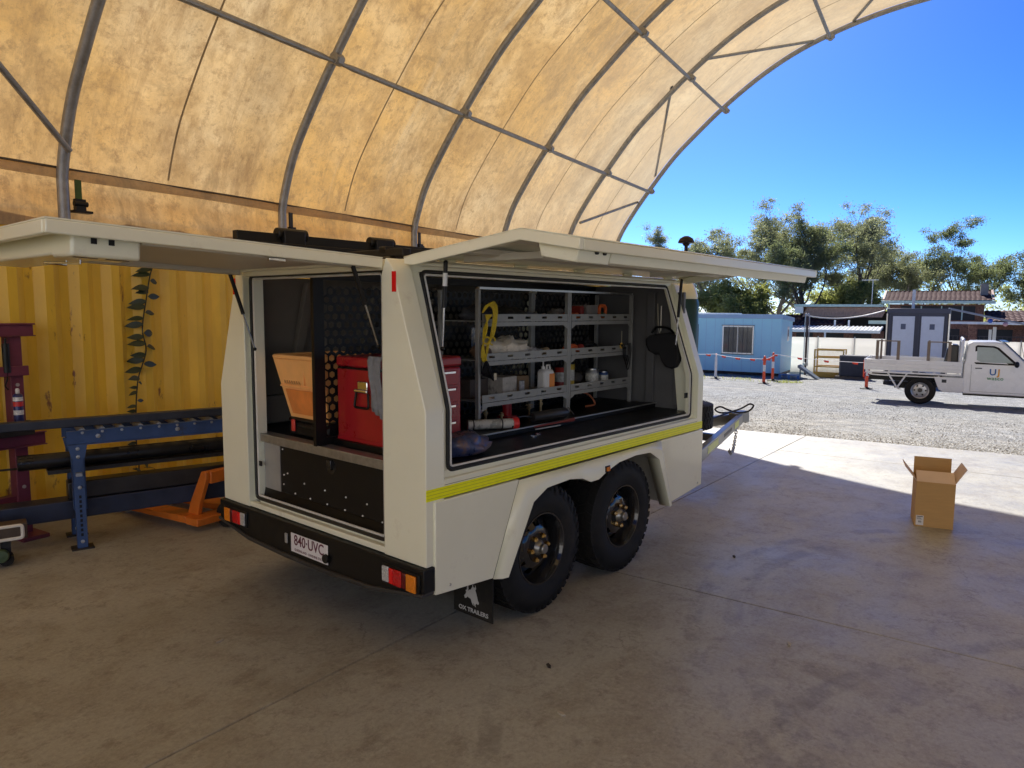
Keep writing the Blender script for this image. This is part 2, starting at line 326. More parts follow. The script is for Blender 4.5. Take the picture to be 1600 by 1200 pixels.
# small litter on the floor
lit = mat('litter_dark', (0.03, 0.025, 0.02), 0.9)
for i, (s_, l_, a) in enumerate(((3.95, 0.6, 10), (3.05, 1.6, 40), (2.7, 1.35, 70), (5.2, 1.2, 20), (2.35, 3.25, 0), (1.9, 0.1, 50))):
    o = MB().prism([(-.022, -.006), (.0, -.011), (.026, -.004), (.018, .009), (-.012, .008)], 'z', 0.001, 0.007).build('leaf_litter', lit if i % 2 else mat('litter_pale', (0.4, 0.38, 0.33), 0.9), m=FS @ TR(s_, l_, 0) @ RZ(a))
    tag(o, ['tiny dark scrap on the concrete right of the trailer wheels', 'pale flake on the concrete below the mud flap', 'dark crumb on the concrete in the foreground', 'pale scrap near the trailer front corner', 'pale twig on the concrete behind the bumper', 'small dark leaf at the bottom right of the floor'][i], 'litter')

# ------------------------------------------------------------------ fabric shelter
PROF_L = [(6.32, 2.44), (6.325, 2.66), (6.33, 2.88), (6.14, 3.42), (5.86, 3.87), (5.51, 4.34), (4.98, 4.98), (4.51, 5.42), (3.98, 5.87), (3.35, 6.32), (2.72, 6.67), (2.07, 6.92), (1.40, 7.10), (0.75, 7.21), (0.2, 7.26)]
LC = -0.3
PROF = PROF_L + [(LC, 7.275)] + [(2 * LC - a, b) for a, b in PROF_L[::-1]]
def catmull(P, n):
    out = []
    for i in range(len(P) - 1):
        p0 = P[max(0, i - 1)]; p1 = P[i]; p2 = P[i + 1]; p3 = P[min(len(P) - 1, i + 2)]
        for k in range(n):
            t = k / n
            out.append(tuple(0.5 * (2 * p1[d] + (p2[d] - p0[d]) * t + (2 * p0[d] - 5 * p1[d] + 4 * p2[d] - p3[d]) * t * t + (3 * p1[d] - p0[d] - 3 * p2[d] + p3[d]) * t ** 3) for d in (0, 1)))
    out.append(P[-1]); return out
PF = catmull(PROF, 4)
def pnorm(i):
    a = PF[max(0, i - 1)]; b = PF[min(len(PF) - 1, i + 1)]; d = Vector((b[0] - a[0], b[1] - a[1])).normalized(); return Vector((-d[1], d[0])) * -1   # outward (up/left)
ARCH_S = [14.68 - 2.29 * k for k in range(9)]
SE, SB = 14.72, ARCH_S[-1] - 0.05
def tarp_mat():
    m = bpy.data.materials.new('tarp'); m.use_nodes = True; n = m.node_tree.nodes; l = m.node_tree.links; n.remove(n['Principled BSDF'])
    tc = n.new('ShaderNodeTexCoord'); V = tc.outputs['Object']
    def nzn(sc, det=8, ro=0.65, st=None, rot=0, dist=0):
        x = n.new('ShaderNodeTexNoise'); x.inputs['Scale'].default_value = sc; x.inputs['Detail'].default_value = det; x.inputs['Roughness'].default_value = ro; x.inputs['Distortion'].default_value = dist
        if st:
            mp = n.new('ShaderNodeMapping'); mp.inputs['Scale'].default_value = st; mp.inputs['Rotation'].default_value = (R(rot), 0, 0); l.new(V, mp.inputs[0]); l.new(mp.outputs[0], x.inputs['Vector'])
        else: l.new(V, x.inputs['Vector'])
        return x.outputs[0]
    def ramp(src, lo, hi, a=0.0, bb=1.0):
        x = n.new('ShaderNodeMapRange'); x.inputs[1].default_value = lo; x.inputs[2].default_value = hi; x.inputs[3].default_value = a; x.inputs[4].default_value = bb; l.new(src, x.inputs[0]); return x.outputs[0]
    def mix(fac, a, bcol, mode='MIX'):
        x = n.new('ShaderNodeMix'); x.data_type = 'RGBA'; x.blend_type = mode
        if isinstance(fac, float): x.inputs[0].default_value = fac
        else: l.new(fac, x.inputs[0])
        for k, c in ((6, a), (7, bcol)):
            if isinstance(c, tuple): x.inputs[k].default_value = (*c, 1)
            else: l.new(c, x.inputs[k])
        return x.outputs[2]
    c = mix(ramp(nzn(0.55, 6, 0.6), 0.36, 0.64), (0.86, 0.64, 0.33), (0.84, 0.50, 0.15))
    c = mix(ramp(nzn(1.3, 14, 0.8, dist=0.5), 0.43, 0.62, 0, 0.8), c, (0.50, 0.30, 0.11))          # brown grime
    c = mix(ramp(nzn(2.6, 12, 0.8, st=(1.0, 0.6, 0.28)), 0.50, 0.66, 0, 0.75), c, (0.34, 0.19, 0.07))   # downward runs
    c = mix(ramp(nzn(9, 14, 0.88), 0.50, 0.60, 0, 0.8), c, (0.36, 0.21, 0.085))
    c = mix(ramp(nzn(34, 10, 0.8), 0.58, 0.66, 0, 0.75), c, (0.20, 0.115, 0.05))                     # black mould specks
    c = mix(ramp(nzn(1.0, 8, 0.7, st=(11, 0.4, 0.35)), 0.56, 0.68, 0, 0.55), c, (0.44, 0.27, 0.11))      # thin runs
    c = mix(ramp(nzn(1.0, 6, 0.6, st=(6, 0.3, 0.3)), 0.60, 0.72, 0, 0.3), c, (0.90, 0.72, 0.42))                       # speckle mould
    c = mix(ramp(nzn(0.9, 10, 0.75, dist=1.5), 0.58, 0.66, 0, 0.6), c, (0.33, 0.21, 0.09))
    sx = n.new('ShaderNodeSeparateXYZ'); l.new(V, sx.inputs[0]); c = mix(ramp(sx.outputs[0], 8.5, 14.5, 0, 0.6), c, (0.93, 0.80, 0.57))      # fabric colour blends to pale cream towards the far end bays
    df = n.new('ShaderNodeBsdfDiffuse'); tl = n.new('ShaderNodeBsdfTranslucent'); ms = n.new('ShaderNodeMixShader'); ms.inputs[0].default_value = 0.42
    cd = mix(0.5, c, (0.62, 0.55, 0.42)); l.new(cd, df.inputs[0]); l.new(c, tl.inputs[0])
    bp = n.new('ShaderNodeBump'); bp.inputs['Strength'].default_value = 0.35; bp.inputs['Distance'].default_value = 0.06
    l.new(nzn(1.8, 5, 0.5, st=(1.6, 0.8, 0.55), dist=0.6), bp.inputs['Height']); l.new(bp.outputs[0], df.inputs['Normal']); l.new(bp.outputs[0], tl.inputs['Normal'])
    l.new(df.outputs[0], ms.inputs[1]); l.new(tl.outputs[0], ms.inputs[2]); l.new(ms.outputs[0], n['Material Output'].inputs[0]); return m
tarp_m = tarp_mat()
def hem_cloth():
    m = tarp_m.copy(); m.name = 'hem_cloth'; n = m.node_tree.nodes; l = m.node_tree.links
    for nd in [x for x in n if x.type in ('BSDF_DIFFUSE', 'BSDF_TRANSLUCENT')]:
        src = nd.inputs[0].links[0].from_socket; x = n.new('ShaderNodeMix'); x.data_type = 'RGBA'; x.blend_type = 'MIX'; x.inputs[0].default_value = .4; l.new(src, x.inputs[6]); x.inputs[7].default_value = (.36, .32, .26, 1); l.new(x.outputs[2], nd.inputs[0])
    return m
hem_m = hem_cloth()
hem_d = mat('hem_edge', (0.10, 0.075, 0.05), 0.8, var=.4, vs=9)
strip_m = mat('fabric_strip', (0.42, 0.30, 0.16), 0.8, var=0.2)
sh = empty('fabric_shelter', FS, 'domed orange-stained fabric shelter on steel arches sheltering the trailer', 'shelter')
t = MB(); NS = 140; rows = []
for i in range(NS + 1):
    s_ = SB + (SE - SB) * i / NS
    ph = ((s_ - ARCH_S[-1]) / 2.29) % 1.0
    for j, (l_, z_) in enumerate(PF):
        nn = pnorm(j); h_ = max(0, (z_ - 2.9)); sag = 0.055 * math.sin(math.pi * ph) ** 2 * min(1, h_ / 0.8)
        v = j / len(PF)
        fold = 0.022 * noise.noise(Vector((s_ * 2.4 + z_ * 0.8, z_ * 0.5, v * 6))) + 0.012 * noise.noise(Vector((s_ * 6 - z_ * 2.0, z_ * 1.1, v * 9)))
        if z_ < 2.86: fold = 0.006 * math.sin(s_ * 5.1) + 0.005 * math.sin(s_ * 11.7 + 1)
        d_ = 0.012 - sag + fold * min(1, 0.35 + math.sin(math.pi * ph))
        t.v.append((s_, l_ + nn[0] * d_, z_ + nn[1] * d_))
NP = len(PF)
for i in range(NS):
    for j in range(NP - 1): t.f.append((i * NP + j, i * NP + j + 1, (i + 1) * NP + j + 1, (i + 1) * NP + j))
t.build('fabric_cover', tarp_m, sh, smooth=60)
PIN = [(l_ - pnorm(j)[0] * 0.055, z_ - pnorm(j)[1] * 0.055) for j, (l_, z_) in enumerate(PF)]
PIN = [((min(a, 6.272) if a > LC else max(a, 2 * LC - 6.272)) if b > 2.9 else (6.272 if a > LC else 2 * LC - 6.272), b) for a, b in PIN]
for s_ in ARCH_S: MB().tube([(s_, a, b) for a, b in PIN], 0.045, n=12, up=(1, 0, 0)).build('arch_pipe', galv_pipe, sh, smooth=60)
# hem band: pocket strip along both sides (scalloped)
for sd in (1, -1):
    hb = MB(); N = 400
    for i in range(N + 1):
        s_ = SB + (SE - SB) * i / N; l0 = 6.345 if sd > 0 else 2 * LC - 6.345
        w = 0.012 * math.sin(s_ * 2.74 + 0.4) + 0.006 * noise.noise(Vector((s_ * 3, sd, 0)))
        hb.v += [(s_, l0 - sd * 0.055 + w, 2.935), (s_, l0 - sd * 0.065 + w, 2.915), (s_, l0 - sd * 0.065 + w, 2.885 - 0.01 * math.sin(s_ * 2.74) ** 2), (s_, l0 - sd * 0.06 + w, 2.862 - 0.012 * math.sin(s_ * 1.37) ** 2)]
    for i in range(N):
        for k in range(3): hb.f.append((i * 4 + k, i * 4 + k + 1, i * 4 + 5 + k, i * 4 + 4 + k))
    hb.build('hem_band', hem_m, sh, smooth=60)
    MB().tube([(s2, 6.345 * sd + (2 * LC if sd < 0 else 0) - sd * (0.06 + .012 * math.sin(s2 * 2.74 + .4)), 2.938) for s2 in [SB + (SE - SB) * i / 120 for i in range(121)]], .010, n=5).build('hem_shadow_line', hem_d, sh)  # thin dark tube drawn as the shadowy line along the hem's top
# thin darker strips just under the fabric, one in each bay
for k in range(8):
    s_ = ARCH_S[k] - 1.38; pts = [(s_ + 0.1 * (b - 3) * 0.12, l_ - pnorm(j)[0] * (0.055 + 0.03), b - pnorm(j)[1] * (0.055 + 0.03)) for j, (l_, b) in enumerate(PF) if b > 2.95]
    sm = MB()
    for i, p in enumerate(pts):
        sm.v += [(p[0] - 0.010, p[1], p[2]), (p[0] + 0.010, p[1], p[2])]
    for i in range(len(pts) - 1): sm.f.append((2 * i, 2 * i + 1, 2 * i + 3, 2 * i + 2))
    sm.build('fabric_strip', strip_m, sh)
# purlins with flattened ends, one per bay, and their clamps
clamp = MB().cyl((-0.05, 0, 0), (0.05, 0, 0), 0.062, n=12).box(-0.035, 0.035, -0.075, 0.075, -0.03, 0.03).mesh('purlin_clamp', galv_pipe)
for (pl, pz) in ((5.41, 4.31), (3.90, 5.76), (2.04, 6.82), (LC, 7.16), (2 * LC - 2.04, 6.82), (2 * LC - 3.90, 5.76), (2 * LC - 5.41, 4.31)):
    for k in range(8):
        a, b = ARCH_S[k + 1], ARCH_S[k] + (0.06 if k == 0 else 0)
        MB().tube([(a + 0.01, pl, pz - .02), (a + 0.12, pl, pz - .02), (a + 0.22, pl, pz - .02), (b - 0.22, pl, pz - .02), (b - 0.12, pl, pz - .02), (b - 0.01, pl, pz - .02)], [0.018, 0.022, 0.03, 0.03, 0.022, 0.018], n=10).build('purlin', galv_pipe, sh)
    for k in range(9): inst(clamp, 'purlin_clamp', sh, TR(ARCH_S[k], pl, pz + 0.01) @ RX(20 if pl > 3 else 0))
for a, b in (((12.39, 4.24, 5.69), (14.66, 5.32, 4.63)), ((12.39, 3.72, 6.04), (14.66, 2.33, 6.80)), ((12.39, 5.95, 3.45), (14.66, 5.70, 4.11)), ((12.39, 0.6, 7.1), (14.66, 1.66, 7.03)), ((0.94, 5.0, 4.72), (3.23, 6.14, 3.06))):
    MB().tube([a, b], 0.026, n=10).build('brace', galv_pipe, sh)
# ratchet straps at the arch feet
strap_m = mat('strap_black', (0.02, 0.02, 0.02), 0.6); strap_g = mat('strap_green', (0.05, 0.10, 0.02), 0.7)
for k, s_ in enumerate(ARCH_S[:8]):
    q = MB(); q.box(s_ + 0.10, s_ + 0.15, 6.27, 6.285, 2.60, 2.86); q.build('strap', strap_g if k == 5 else strap_m, sh)
    q = MB(); q.box(s_ + 0.085, s_ + 0.165, 6.24, 6.29, 2.60, 2.70); q.cyl((s_ + 0.07, 6.25, 2.66), (s_ + 0.18, 6.25, 2.66), 0.022); q.box(s_ + 0.06, s_ + 0.21, 6.22, 6.30, 2.585, 2.605); q.build('ratchet', black_p, sh)

# ------------------------------------------------------------------ added unseen building behind the viewpoint; its pale sunlit wall bounces light into the shelter
wk = empty('bounce_building', FS @ TR(-13.2, 0, 0), 'added unseen pale building bouncing sunlight into the open rear of the shelter', 'building')
clad = mat('bounce_cladding', (0.85, 0.84, 0.79), 0.5, var=.05, vs=.6); wkd = mat('bounce_door', (0.70, 0.72, 0.74), 0.45, var=.05)
for k in range(18): MB().box(-.12, 0, -18 + 2 * k + .006, -16 + 2 * k - .006, .05, 7.4).build('wall_panel', clad, wk)
MB().box(-12, -.121, -18, 18, 0, 7.3).build('building_body', clad, wk); MB().prism([(-12.2, 7.45), (.3, 7.45), (-6, 9.2)], 'y', -18.3, 18.3).build('roof', clad, wk, fix=True); MB().box(.02, .2, -18.2, 18.2, 7.3, 7.48).build('gutter', wkd, wk)
for y0 in (-9.5, 3.0):
    d_ = MB().box(.001, .06, y0, y0 + 4.6, .02, 4.4).build('roller_door', wkd, wk)
    for k in range(22): MB().box(.061, .075, y0 + .02, y0 + 4.58, .06 + .195 * k, .19 + .195 * k).build('door_slat', wkd, d_)

# ------------------------------------------------------------------ shipping containers
cont_m = mat('container_yellow', (0.76, 0.49, 0.04), 0.42, var=0.2, vs=1.6, rvar=0.1, col2=(0.20, 0.075, 0.02), c2lo=0.61, c2hi=0.66, c2s=5, bump=0.1, bs=4, stretch=(1, 1, 0.35))
cont_r = mat('container_rail', (0.62, 0.40, 0.07), 0.55, var=0.2, vs=3, col2=(0.16, 0.07, 0.03), c2lo=0.58, c2hi=0.7)
def corr(x0, x1, y, sg, z0, z1):
    b = MB(); x = x0; pts = []
    while x < x1:
        for dx, dy in ((0, 0), (0.07, 0), (0.138, -0.036), (0.21, -0.036)):
            if x + dx <= x1: pts.append((x + dx, y - (0 if dy == 0 else sg * 0.05)))
        x += 0.278
    pts.append((x1, pts[-1][1]))
    for px_, py_ in pts: b.v += [(px_, py_, z0), (px_, py_, z1)]
    for i in range(len(pts) - 1): b.f.append((2 * i, 2 * i + 2, 2 * i + 3, 2 * i + 1) if sg > 0 else (2 * i, 2 * i + 1, 2 * i + 3, 2 * i + 2))
    return b
def container(s0, l0, label):
    e = empty('shipping_container', FS @ TR(s0, l0, 0), label, 'container', 'shipping containers carrying the shelter')
    Lc, Wc, Hc = 12.19, 2.44, 2.59
    corr(0.12, Lc - 0.12, 0.01, -1, 0.15, Hc - 0.07).build('side_wall', cont_m, e, smooth=0)
    corr(0.12, Lc - 0.12, Wc - 0.01, 1, 0.15, Hc - 0.07).build('side_wall', cont_m, e, smooth=0)
    MB().box(0.05, Lc - 0.05, 0.05, Wc - 0.05, Hc - 0.05, Hc - 0.02).build('roof', cont_r, e)
    for yy in (0.0, Wc - 0.1): 
        MB().box(0.1, Lc - 0.1, yy, yy + 0.1, 0.02, 0.155).build('bottom_rail', cont_r, e, bevel=.004); MB().box(0.1, Lc - 0.1, yy, yy + 0.1, Hc - 0.09, Hc - 0.003).build('top_rail', cont_r, e, bevel=.004)
        for xx in (0, Lc - 0.16): MB().box(xx, xx + 0.16, yy - 0.004, yy + 0.104, 0.0, Hc).build('corner_post', cont_r, e, bevel=.006)
    for xx in (0.03, Lc - 0.08): MB().box(xx, xx + 0.05, 0.1, Wc - 0.1, 0.03, Hc - 0.05).build('end_wall', cont_m, e)
    return e
container(2.42, 6.36, 'yellow corrugated shipping container behind the blue conveyor and the trailer')
container(-9.85, 6.36, 'yellow corrugated shipping container to the left, next along the shelter wall')
for s_ in ARCH_S: MB().cyl((s_, 2 * LC - 6.35, 0), (s_, 2 * LC - 6.35, 2.6), .06, n=12).build('support_post', galv_pipe, sh)      # the open right-hand side stands on posts
# ------------------------------------------------------------------ service trailer (x forward, y left from its right side, z up)
TRL = empty('service_trailer', FT, 'cream tandem-axle service trailer with its rear and right canopy doors raised', 'trailer')
W = 1.985; XF = 2.95; XB = -0.05; ZB = 1.305; ZT = 2.0; IN = 0.233; ZR = 2.056
def yp(z): return 0.0 if z <= ZB else min(IN, (z - ZB) / (ZT - ZB) * IN)
cut = [(0.0, 0.531), (0.0, ZB), (IN, ZT), (IN + 0.05, ZR - 0.012)]
# rear corner posts (solid sections), front corner posts
pr = [(0, .531), (.32, .531), (.32, ZR - .085), (.288, ZR - .004), (IN + .045, ZR - .004), (IN, ZT), (0, ZB)]
pl = [(W - a, b) for a, b in pr]
for p in (pr, pl):
    MB().prism(p, 'x', XB, 0.075).build('rear_corner_post', cream, TRL, bevel=.008, seg=3, fix=True)
pf = [(0, .862), (.16, .862), (.30, ZR - .004), (IN + .06, ZR - .004), (IN, ZT), (0, ZB)]
MB().prism(pf, 'x', 2.862, XF).build('front_corner_post', cream, TRL, bevel=.008, seg=3, fix=True)
MB().prism([(W - a, b) for a, b in pf], 'x', 2.862, XF).build('front_corner_post', cream, TRL, bevel=.008, seg=3, fix=True)
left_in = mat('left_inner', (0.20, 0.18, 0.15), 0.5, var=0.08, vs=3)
# roof, front wall, left wall, floor
MB().box(0.075, XF - .001, IN + .03, W - IN - .03, ZR - .04, ZR).build('roof', cream, TRL, bevel=.004)
MB().box(XB + .002, 0.0745, .322, W - .322, ZR - .062, ZR - .006).build('rear_header', cream, TRL, bevel=.004)
MB().prism([(.165, .53), (.165, ZB), (.305, ZR - .045), (W - .305, ZR - .045), (W - .165, ZB), (W - .165, .53)], 'x', XF - .03, XF - .003).build('front_wall', grey_in, TRL)
lw = [(W - .002, .531), (W - .002, ZB), (W - IN - .002, ZT), (W - IN - .03, ZT), (W - .03, ZB), (W - .03, .531)]
MB().prism(lw, 'x', .077, 2.86).build('left_wall', left_in, TRL, fix=True)
# stiffeners on the inside of the left wall
for xx in (0.42, 1.0, 1.6):
    MB().prism([(W - .032, 1.02), (W - .032, ZB), (W - IN - .035, 1.97), (W - IN - .085, 1.97), (W - .08, ZB), (W - .08, 1.02)], 'x', xx, xx + .07).build('wall_stiffener', left_in, TRL, bevel=.003, fix=True)
MB().box(.14, 2.86, W - .09, W - .033, 1.02, 1.2).build('wall_kickplate', left_in, TRL)
MB().box(.10, XF - .04, .06, W - .06, .93, 1.003).build('lower_floor', black_floor, TRL)
MB().box(.12, XF - .05, .40, 1.0, 1.004, 1.035).build('raised_floor', black_floor, TRL)
MB().box(.12, XF - .05, .388, .404, 1.0355, 1.042).build('floor_edge_trim', alu, TRL)
# right side: sill panel under the opening with a rebate step
MB().box(.0755, 2.8615, 0.0, .03, .862, .955).build('side_sill', cream, TRL, bevel=.003)
MB().box(.0765, 2.8605, 0.034, .06, .90, .992).build('sill_rebate', cream, TRL, bevel=.003)
MB().box(.0765, 2.8605, IN + .028, IN + .05, 1.992, 2.03).build('header_rebate', cream, TRL, bevel=.003)
MB().box(.0765, 2.8605, IN - .01, IN + .024, 2.033, 2.05).build('gutter', cream_in, TRL, bevel=.003)
def reb(x0, x1, nm):
    o = .042
    poly = [(o, .95), (o, ZB), (IN + o, 2.028), (IN + o + .03, 2.028), (o + .03, ZB - .01), (o + .03, .95)]
    MB().prism(poly, 'x', x0, x1).build(nm, cream, TRL, bevel=.003, fix=True)
reb(.0765, .150, 'jamb_rebate'); reb(2.785, 2.8605, 'jamb_rebate')
def ring_path(pts, n=5, r=.035):
    out = []; N = len(pts); P = [Vector(p) for p in pts]
    for i in range(N):
        a, b, c = P[i - 1], P[i], P[(i + 1) % N]; u = (a - b).normalized(); v = (c - b).normalized()
        for k in range(n + 1):
            t_ = k / n; p = (b + u * r) * (1 - t_) ** 2 + b * 2 * t_ * (1 - t_) + (b + v * r) * t_ ** 2; out.append(p)
    return out
def side_open(off, inset):
    f = lambda x, z: (x, yp(z) + off, z)
    return [f(.145 + inset, 1.0 + inset), f(.145 + inset, ZB), f(.178 + inset, 1.985 - inset), f(2.775 - inset, 1.985 - inset), f(2.79 - inset, ZB), f(2.79 - inset, .985 + inset)]
MB().tube(ring_path(side_open(.036, -.012)), .011, n=8, closed=True).build('door_seal', seal_m, TRL)
MB().tube(ring_path(side_open(.034, .006), r=.02), .006, n=6, closed=True).build('opening_trim', mat('trim_pale', (0.72, 0.71, 0.66), 0.4), TRL)
def rear_open(x, inset): return [(x, .36 + inset, .60 + inset), (x, .36 + inset, 1.985 - inset), (x, W - .36 - inset, 1.985 - inset), (x, W - .36 - inset, .60 + inset)]
MB().tube(ring_path(rear_open(-.012, -.012)), .011, n=8, closed=True).build('door_seal', seal_m, TRL)
MB().tube(ring_path(rear_open(-.006, .006), r=.02), .006, n=6, closed=True).build('opening_trim', mat('trim_pale', (1, 1, 1)), TRL)
for y0, y1 in ((.3215, .372), (W - .372, W - .3215)): MB().box(-.008, .06, y0, y1, .575, 1.993).build('jamb_rebate', cream, TRL, bevel=.003)
MB().box(-.006, .06, .373, W - .373, .552, .598).build('rear_sill', cream, TRL, bevel=.004)
MB().box(-.045, -.009, .3215, W - .3215, .533, .566).build('rear_sill_lip', cream, TRL, bevel=.004)
MB().box(-.004, .05, .373, W - .373, 1.978, 1.9925).build('rear_header_rebate', cream, TRL)
# yellow stripe
MB().box(XB - .001, XF - .003, -.0035, -.001, .864, .922).build('reflective_stripe', yellow_tape, TRL)
for k in (0, 1, 2): MB().box(XB, XF - .004, -.0048, -.0037, .876 + .017 * k, .8785 + .017 * k).build('stripe_ridge', mat('stripe_ridge', (0.62, 0.64, 0.02), 0.4), TRL)
# lower body: side skirts, guard flare, wheel box
body_low = [(.0, .535), (W, .535), (W, .862), (0, .862)]
MB().box(XB + .003, .0745, .004, .03, .5315, .8615).build('lower_corner', cream, TRL)
skr = [(0.0, .381), (0.0, .856), (.645, .856), (.43, .345)]
MB().prism(skr, 'y', -.012, .02).build('side_skirt', cream, TRL, bevel=.006, seg=3, fix=True)
skf = [(2.25, .856), (XF, .856), (XF, .402), (2.44, .356)]
MB().prism(skf, 'y', -.012, .02).build('side_skirt', cream, TRL, bevel=.006, seg=3, fix=True)
MB().box(XF - .03, XF - .003, .022, W - .022, .40, .86).build('front_skirt', cream, TRL)
MB().box(.0, .02, .022, .3, .40, .53).build('rear_skirt_return', cream, TRL)
outer = [(.428, .343), (.642, .853), (1.0, .853), (1.2, .854), (1.30, .854), (1.38, .854), (1.46, .854), (1.56, .855), (1.7, .856), (1.9, .857), (2.1, .857), (2.255, .857), (2.432, .353)]
inner = [(.520, .335), (.735, .715), (.86, .775), (1.08, .785), (1.22, .765), (1.31, .728), (1.40, .728), (1.50, .765), (1.64, .800), (1.85, .815), (2.05, .805), (2.185, .735), (2.375, .345)]
fl = MB(); n_ = len(outer)
for (ax, az), (bx, bz) in zip(outer, inner): fl.v += [(ax, -.013, az), (ax + (bx - ax) * .5, -.040, az + (bz - az) * .5), (bx, -.043, bz), (bx, .05, bz)]
for i in range(n_ - 1):
    for k in range(3): fl.f.append((i * 4 + k, i * 4 + k + 1, i * 4 + 5 + k, i * 4 + 4 + k))
fl.f += [(0, 3, 2, 1), tuple((n_ - 1) * 4 + k for k in (0, 1, 2, 3))]
flo = fl.build('wheel_guard', cream, TRL, smooth=25, fix=True); sd = flo.modifiers.new('solid', 'SOLIDIFY'); sd.thickness = .004; sd.offset = 0
MB().prism([(.46, .35), (.64, .846), (2.25, .846), (2.41, .36), (2.40, .36), (2.235, .834), (.655, .834), (.475, .35)], 'y', .03, .34).build('inner_guard', mat('guard_inner', (0.35, 0.33, 0.28), 0.6), TRL, fix=True)
MB().box(.46, 2.4, .341, .35, .36, .84).build('wheel_well_back', black_p, TRL)
MB().box(1.48, 1.515, -.058, -.048, .765, .792).build('side_marker', mat('amber_lens', (0.75, 0.22, 0.01), 0.2, var=.2, vs=90, bump=.5, bs=180), TRL, bevel=.003)
MB().box(1.473, 1.522, -.049, -.038, .758, .799).build('marker_base', black_p, TRL)
# left side skirt and guard, plain
MB().prism([(0.0, .381), (0.0, .856), (XF, .856), (XF, .402), (2.44, .356), (2.2, .82), (.7, .82), (.43, .345)], 'y', W - .02, W + .012).build('side_skirt', cream, TRL, fix=True)
# chassis
for y0 in (.42, W - .5): MB().box(0.02, XF + .0, y0, y0 + .08, .44, .55).build('chassis_rail', galv, TRL)
MB().box(.02, XF - .05, .36, W - .36, .552, .58).build('underfloor', black_p, TRL)
for xa in (.89, 1.79): MB().cyl((xa, .2, .39), (xa, W - .2, .39), .035, n=12).build('axle', black_p, TRL)
for y0 in (.46, W - .46):
    MB().tube([(.5, y0, .47), (.7, y0, .41), (.89, y0, .36), (1.1, y0, .4), (1.34, y0, .47)], .025, n=6).build('leaf_spring', black_p, TRL)
    MB().tube([(1.38, y0, .47), (1.58, y0, .41), (1.79, y0, .36), (2.0, y0, .4), (2.24, y0, .47)], .025, n=6).build('leaf_spring', black_p, TRL)
# rear bumper
bp_ = [(-.012, .529), (W + .012, .529), (W + .012, .405), (1.62, .345), (1.2, .333), (.78, .333), (.40, .345), (-.012, .405)]
MB().prism(bp_, 'x', -.078, -.001).build('rear_bumper', black_p, TRL, bevel=.006, seg=3, fix=True)
bl_ = [(-.014, .412), (.40, .352), (.78, .340), (1.2, .340), (1.62, .352), (W + .014, .412), (W + .014, .394), (1.62, .328), (1.2, .314), (.78, .314), (.40, .328), (-.014, .394)]
MB().prism(bl_, 'x', -.092, -.012).build('bumper_lip', mat('bumper_lip', (0.03, 0.03, 0.031), 0.5, var=.2, vs=9), TRL, bevel=.004, fix=True)
amb = mat('amber_lens', (1, 1, 1)); redl = mat('red_lens', (0.55, 0.006, 0.008), 0.18, var=.25, vs=80, bump=.7, bs=150); whl = mat('clear_lens', (0.60, 0.60, 0.60), 0.2, 0.3, var=.35, vs=110, bump=.9, bs=140); rdd = mat('dark_red_lens', (0.10, 0.003, 0.006), 0.2)
def lens(par, nm, mt, y0, y1, z0, z1): MB().box(-.099, -.088, min(y0, y1), max(y0, y1), z0, z1).build(nm, mt, par, bevel=.004, seg=2)
for sg in (0, 1):
    yy = (lambda v: v) if sg == 0 else (lambda v: W - .045 - v)
    a, b = sorted((yy(.012), yy(.297)))
    ho = MB().box(-.088, -.076, a, b, .398, .502).build('tail_lamp', black_p, TRL, bevel=.004)
    lens(ho, 'clear_lens', whl, yy(.236), yy(.286), .412, .494); lens(ho, 'red_reflector', mat('red_bright', (0.75, 0.012, 0.012), 0.12, var=.02), yy(.202), yy(.232), .410, .490)
    lens(ho, 'red_lens', redl, yy(.138), yy(.199), .409, .492); lens(ho, 'dark_lens', rdd, yy(.104), yy(.135), .410, .490); lens(ho, 'amber_lens', amb, yy(.030), yy(.101), .406, .492)
plate = MB().box(-.086, -.082, .772, 1.139, .368, .482).build('number_plate', mat('plate_white', (0.74, 0.72, 0.74), 0.35, var=.04), TRL, bevel=.003)
mar = mat('plate_maroon', (0.10, 0.006, 0.03), 0.4, var=.05)
PT = TR(-.0868, .9555, .436) @ RZ(-90) @ RX(90)
text('840\u00b7UVC', 'plate_lettering', mar, plate, PT @ TR(0, .006, 0), .088, .0006, font_scale_x=.90, offset=.001)
text('QUEENSLAND - SUNSHINE STATE', 'plate_slogan', mar, plate, PT @ TR(0, -.05, 0), .021, .0004, font_scale_x=.92)
MB().box(-.088, -.079, 1.178, 1.205, .405, .465).build('number_plate_lamp', mat('plate_lamp', (0.3, 0.3, 0.29), 0.3), TRL, bevel=.004)
MB().cyl((-.10, .785, .405), (-.078, .785, .405), .026, n=14).build('plate_knob', black_p, TRL, bevel=.004)
# mud flap
flap = MB().box(.437, .447, -.0, .30, .078, .40).build('mud_flap', rubber, TRL, bevel=.002)
ox_m = mat('flap_print', (0.50, 0.50, 0.50), 0.6, var=.05)
ox = [(.00, .0), (.012, .004), (.022, .016), (.03, .012), (.05, .008), (.058, -.012), (.066, -.024), (.076, -.03), (.07, -.02), (.074, -.012), (.082, -.028), (.094, -.034), (.088, -.022), (.096, -.01), (.112, -.014), (.118, -.002), (.108, .012), (.104, .03), (.096, .052), (.088, .07), (.094, .082), (.090, .098), (.083, .106), (.087, .095), (.082, .086), (.074, .085), (.068, .094), (.071, .106), (.062, .098), (.062, .086), (.056, .078), (.05, .066), (.036, .062), (.026, .052), (.03, .066), (.028, .082), (.033, .09), (.028, .1), (.023, .088), (.018, .074), (.016, .058), (.006, .052), (.012, .042), (.004, .026), (-.006, .016)]
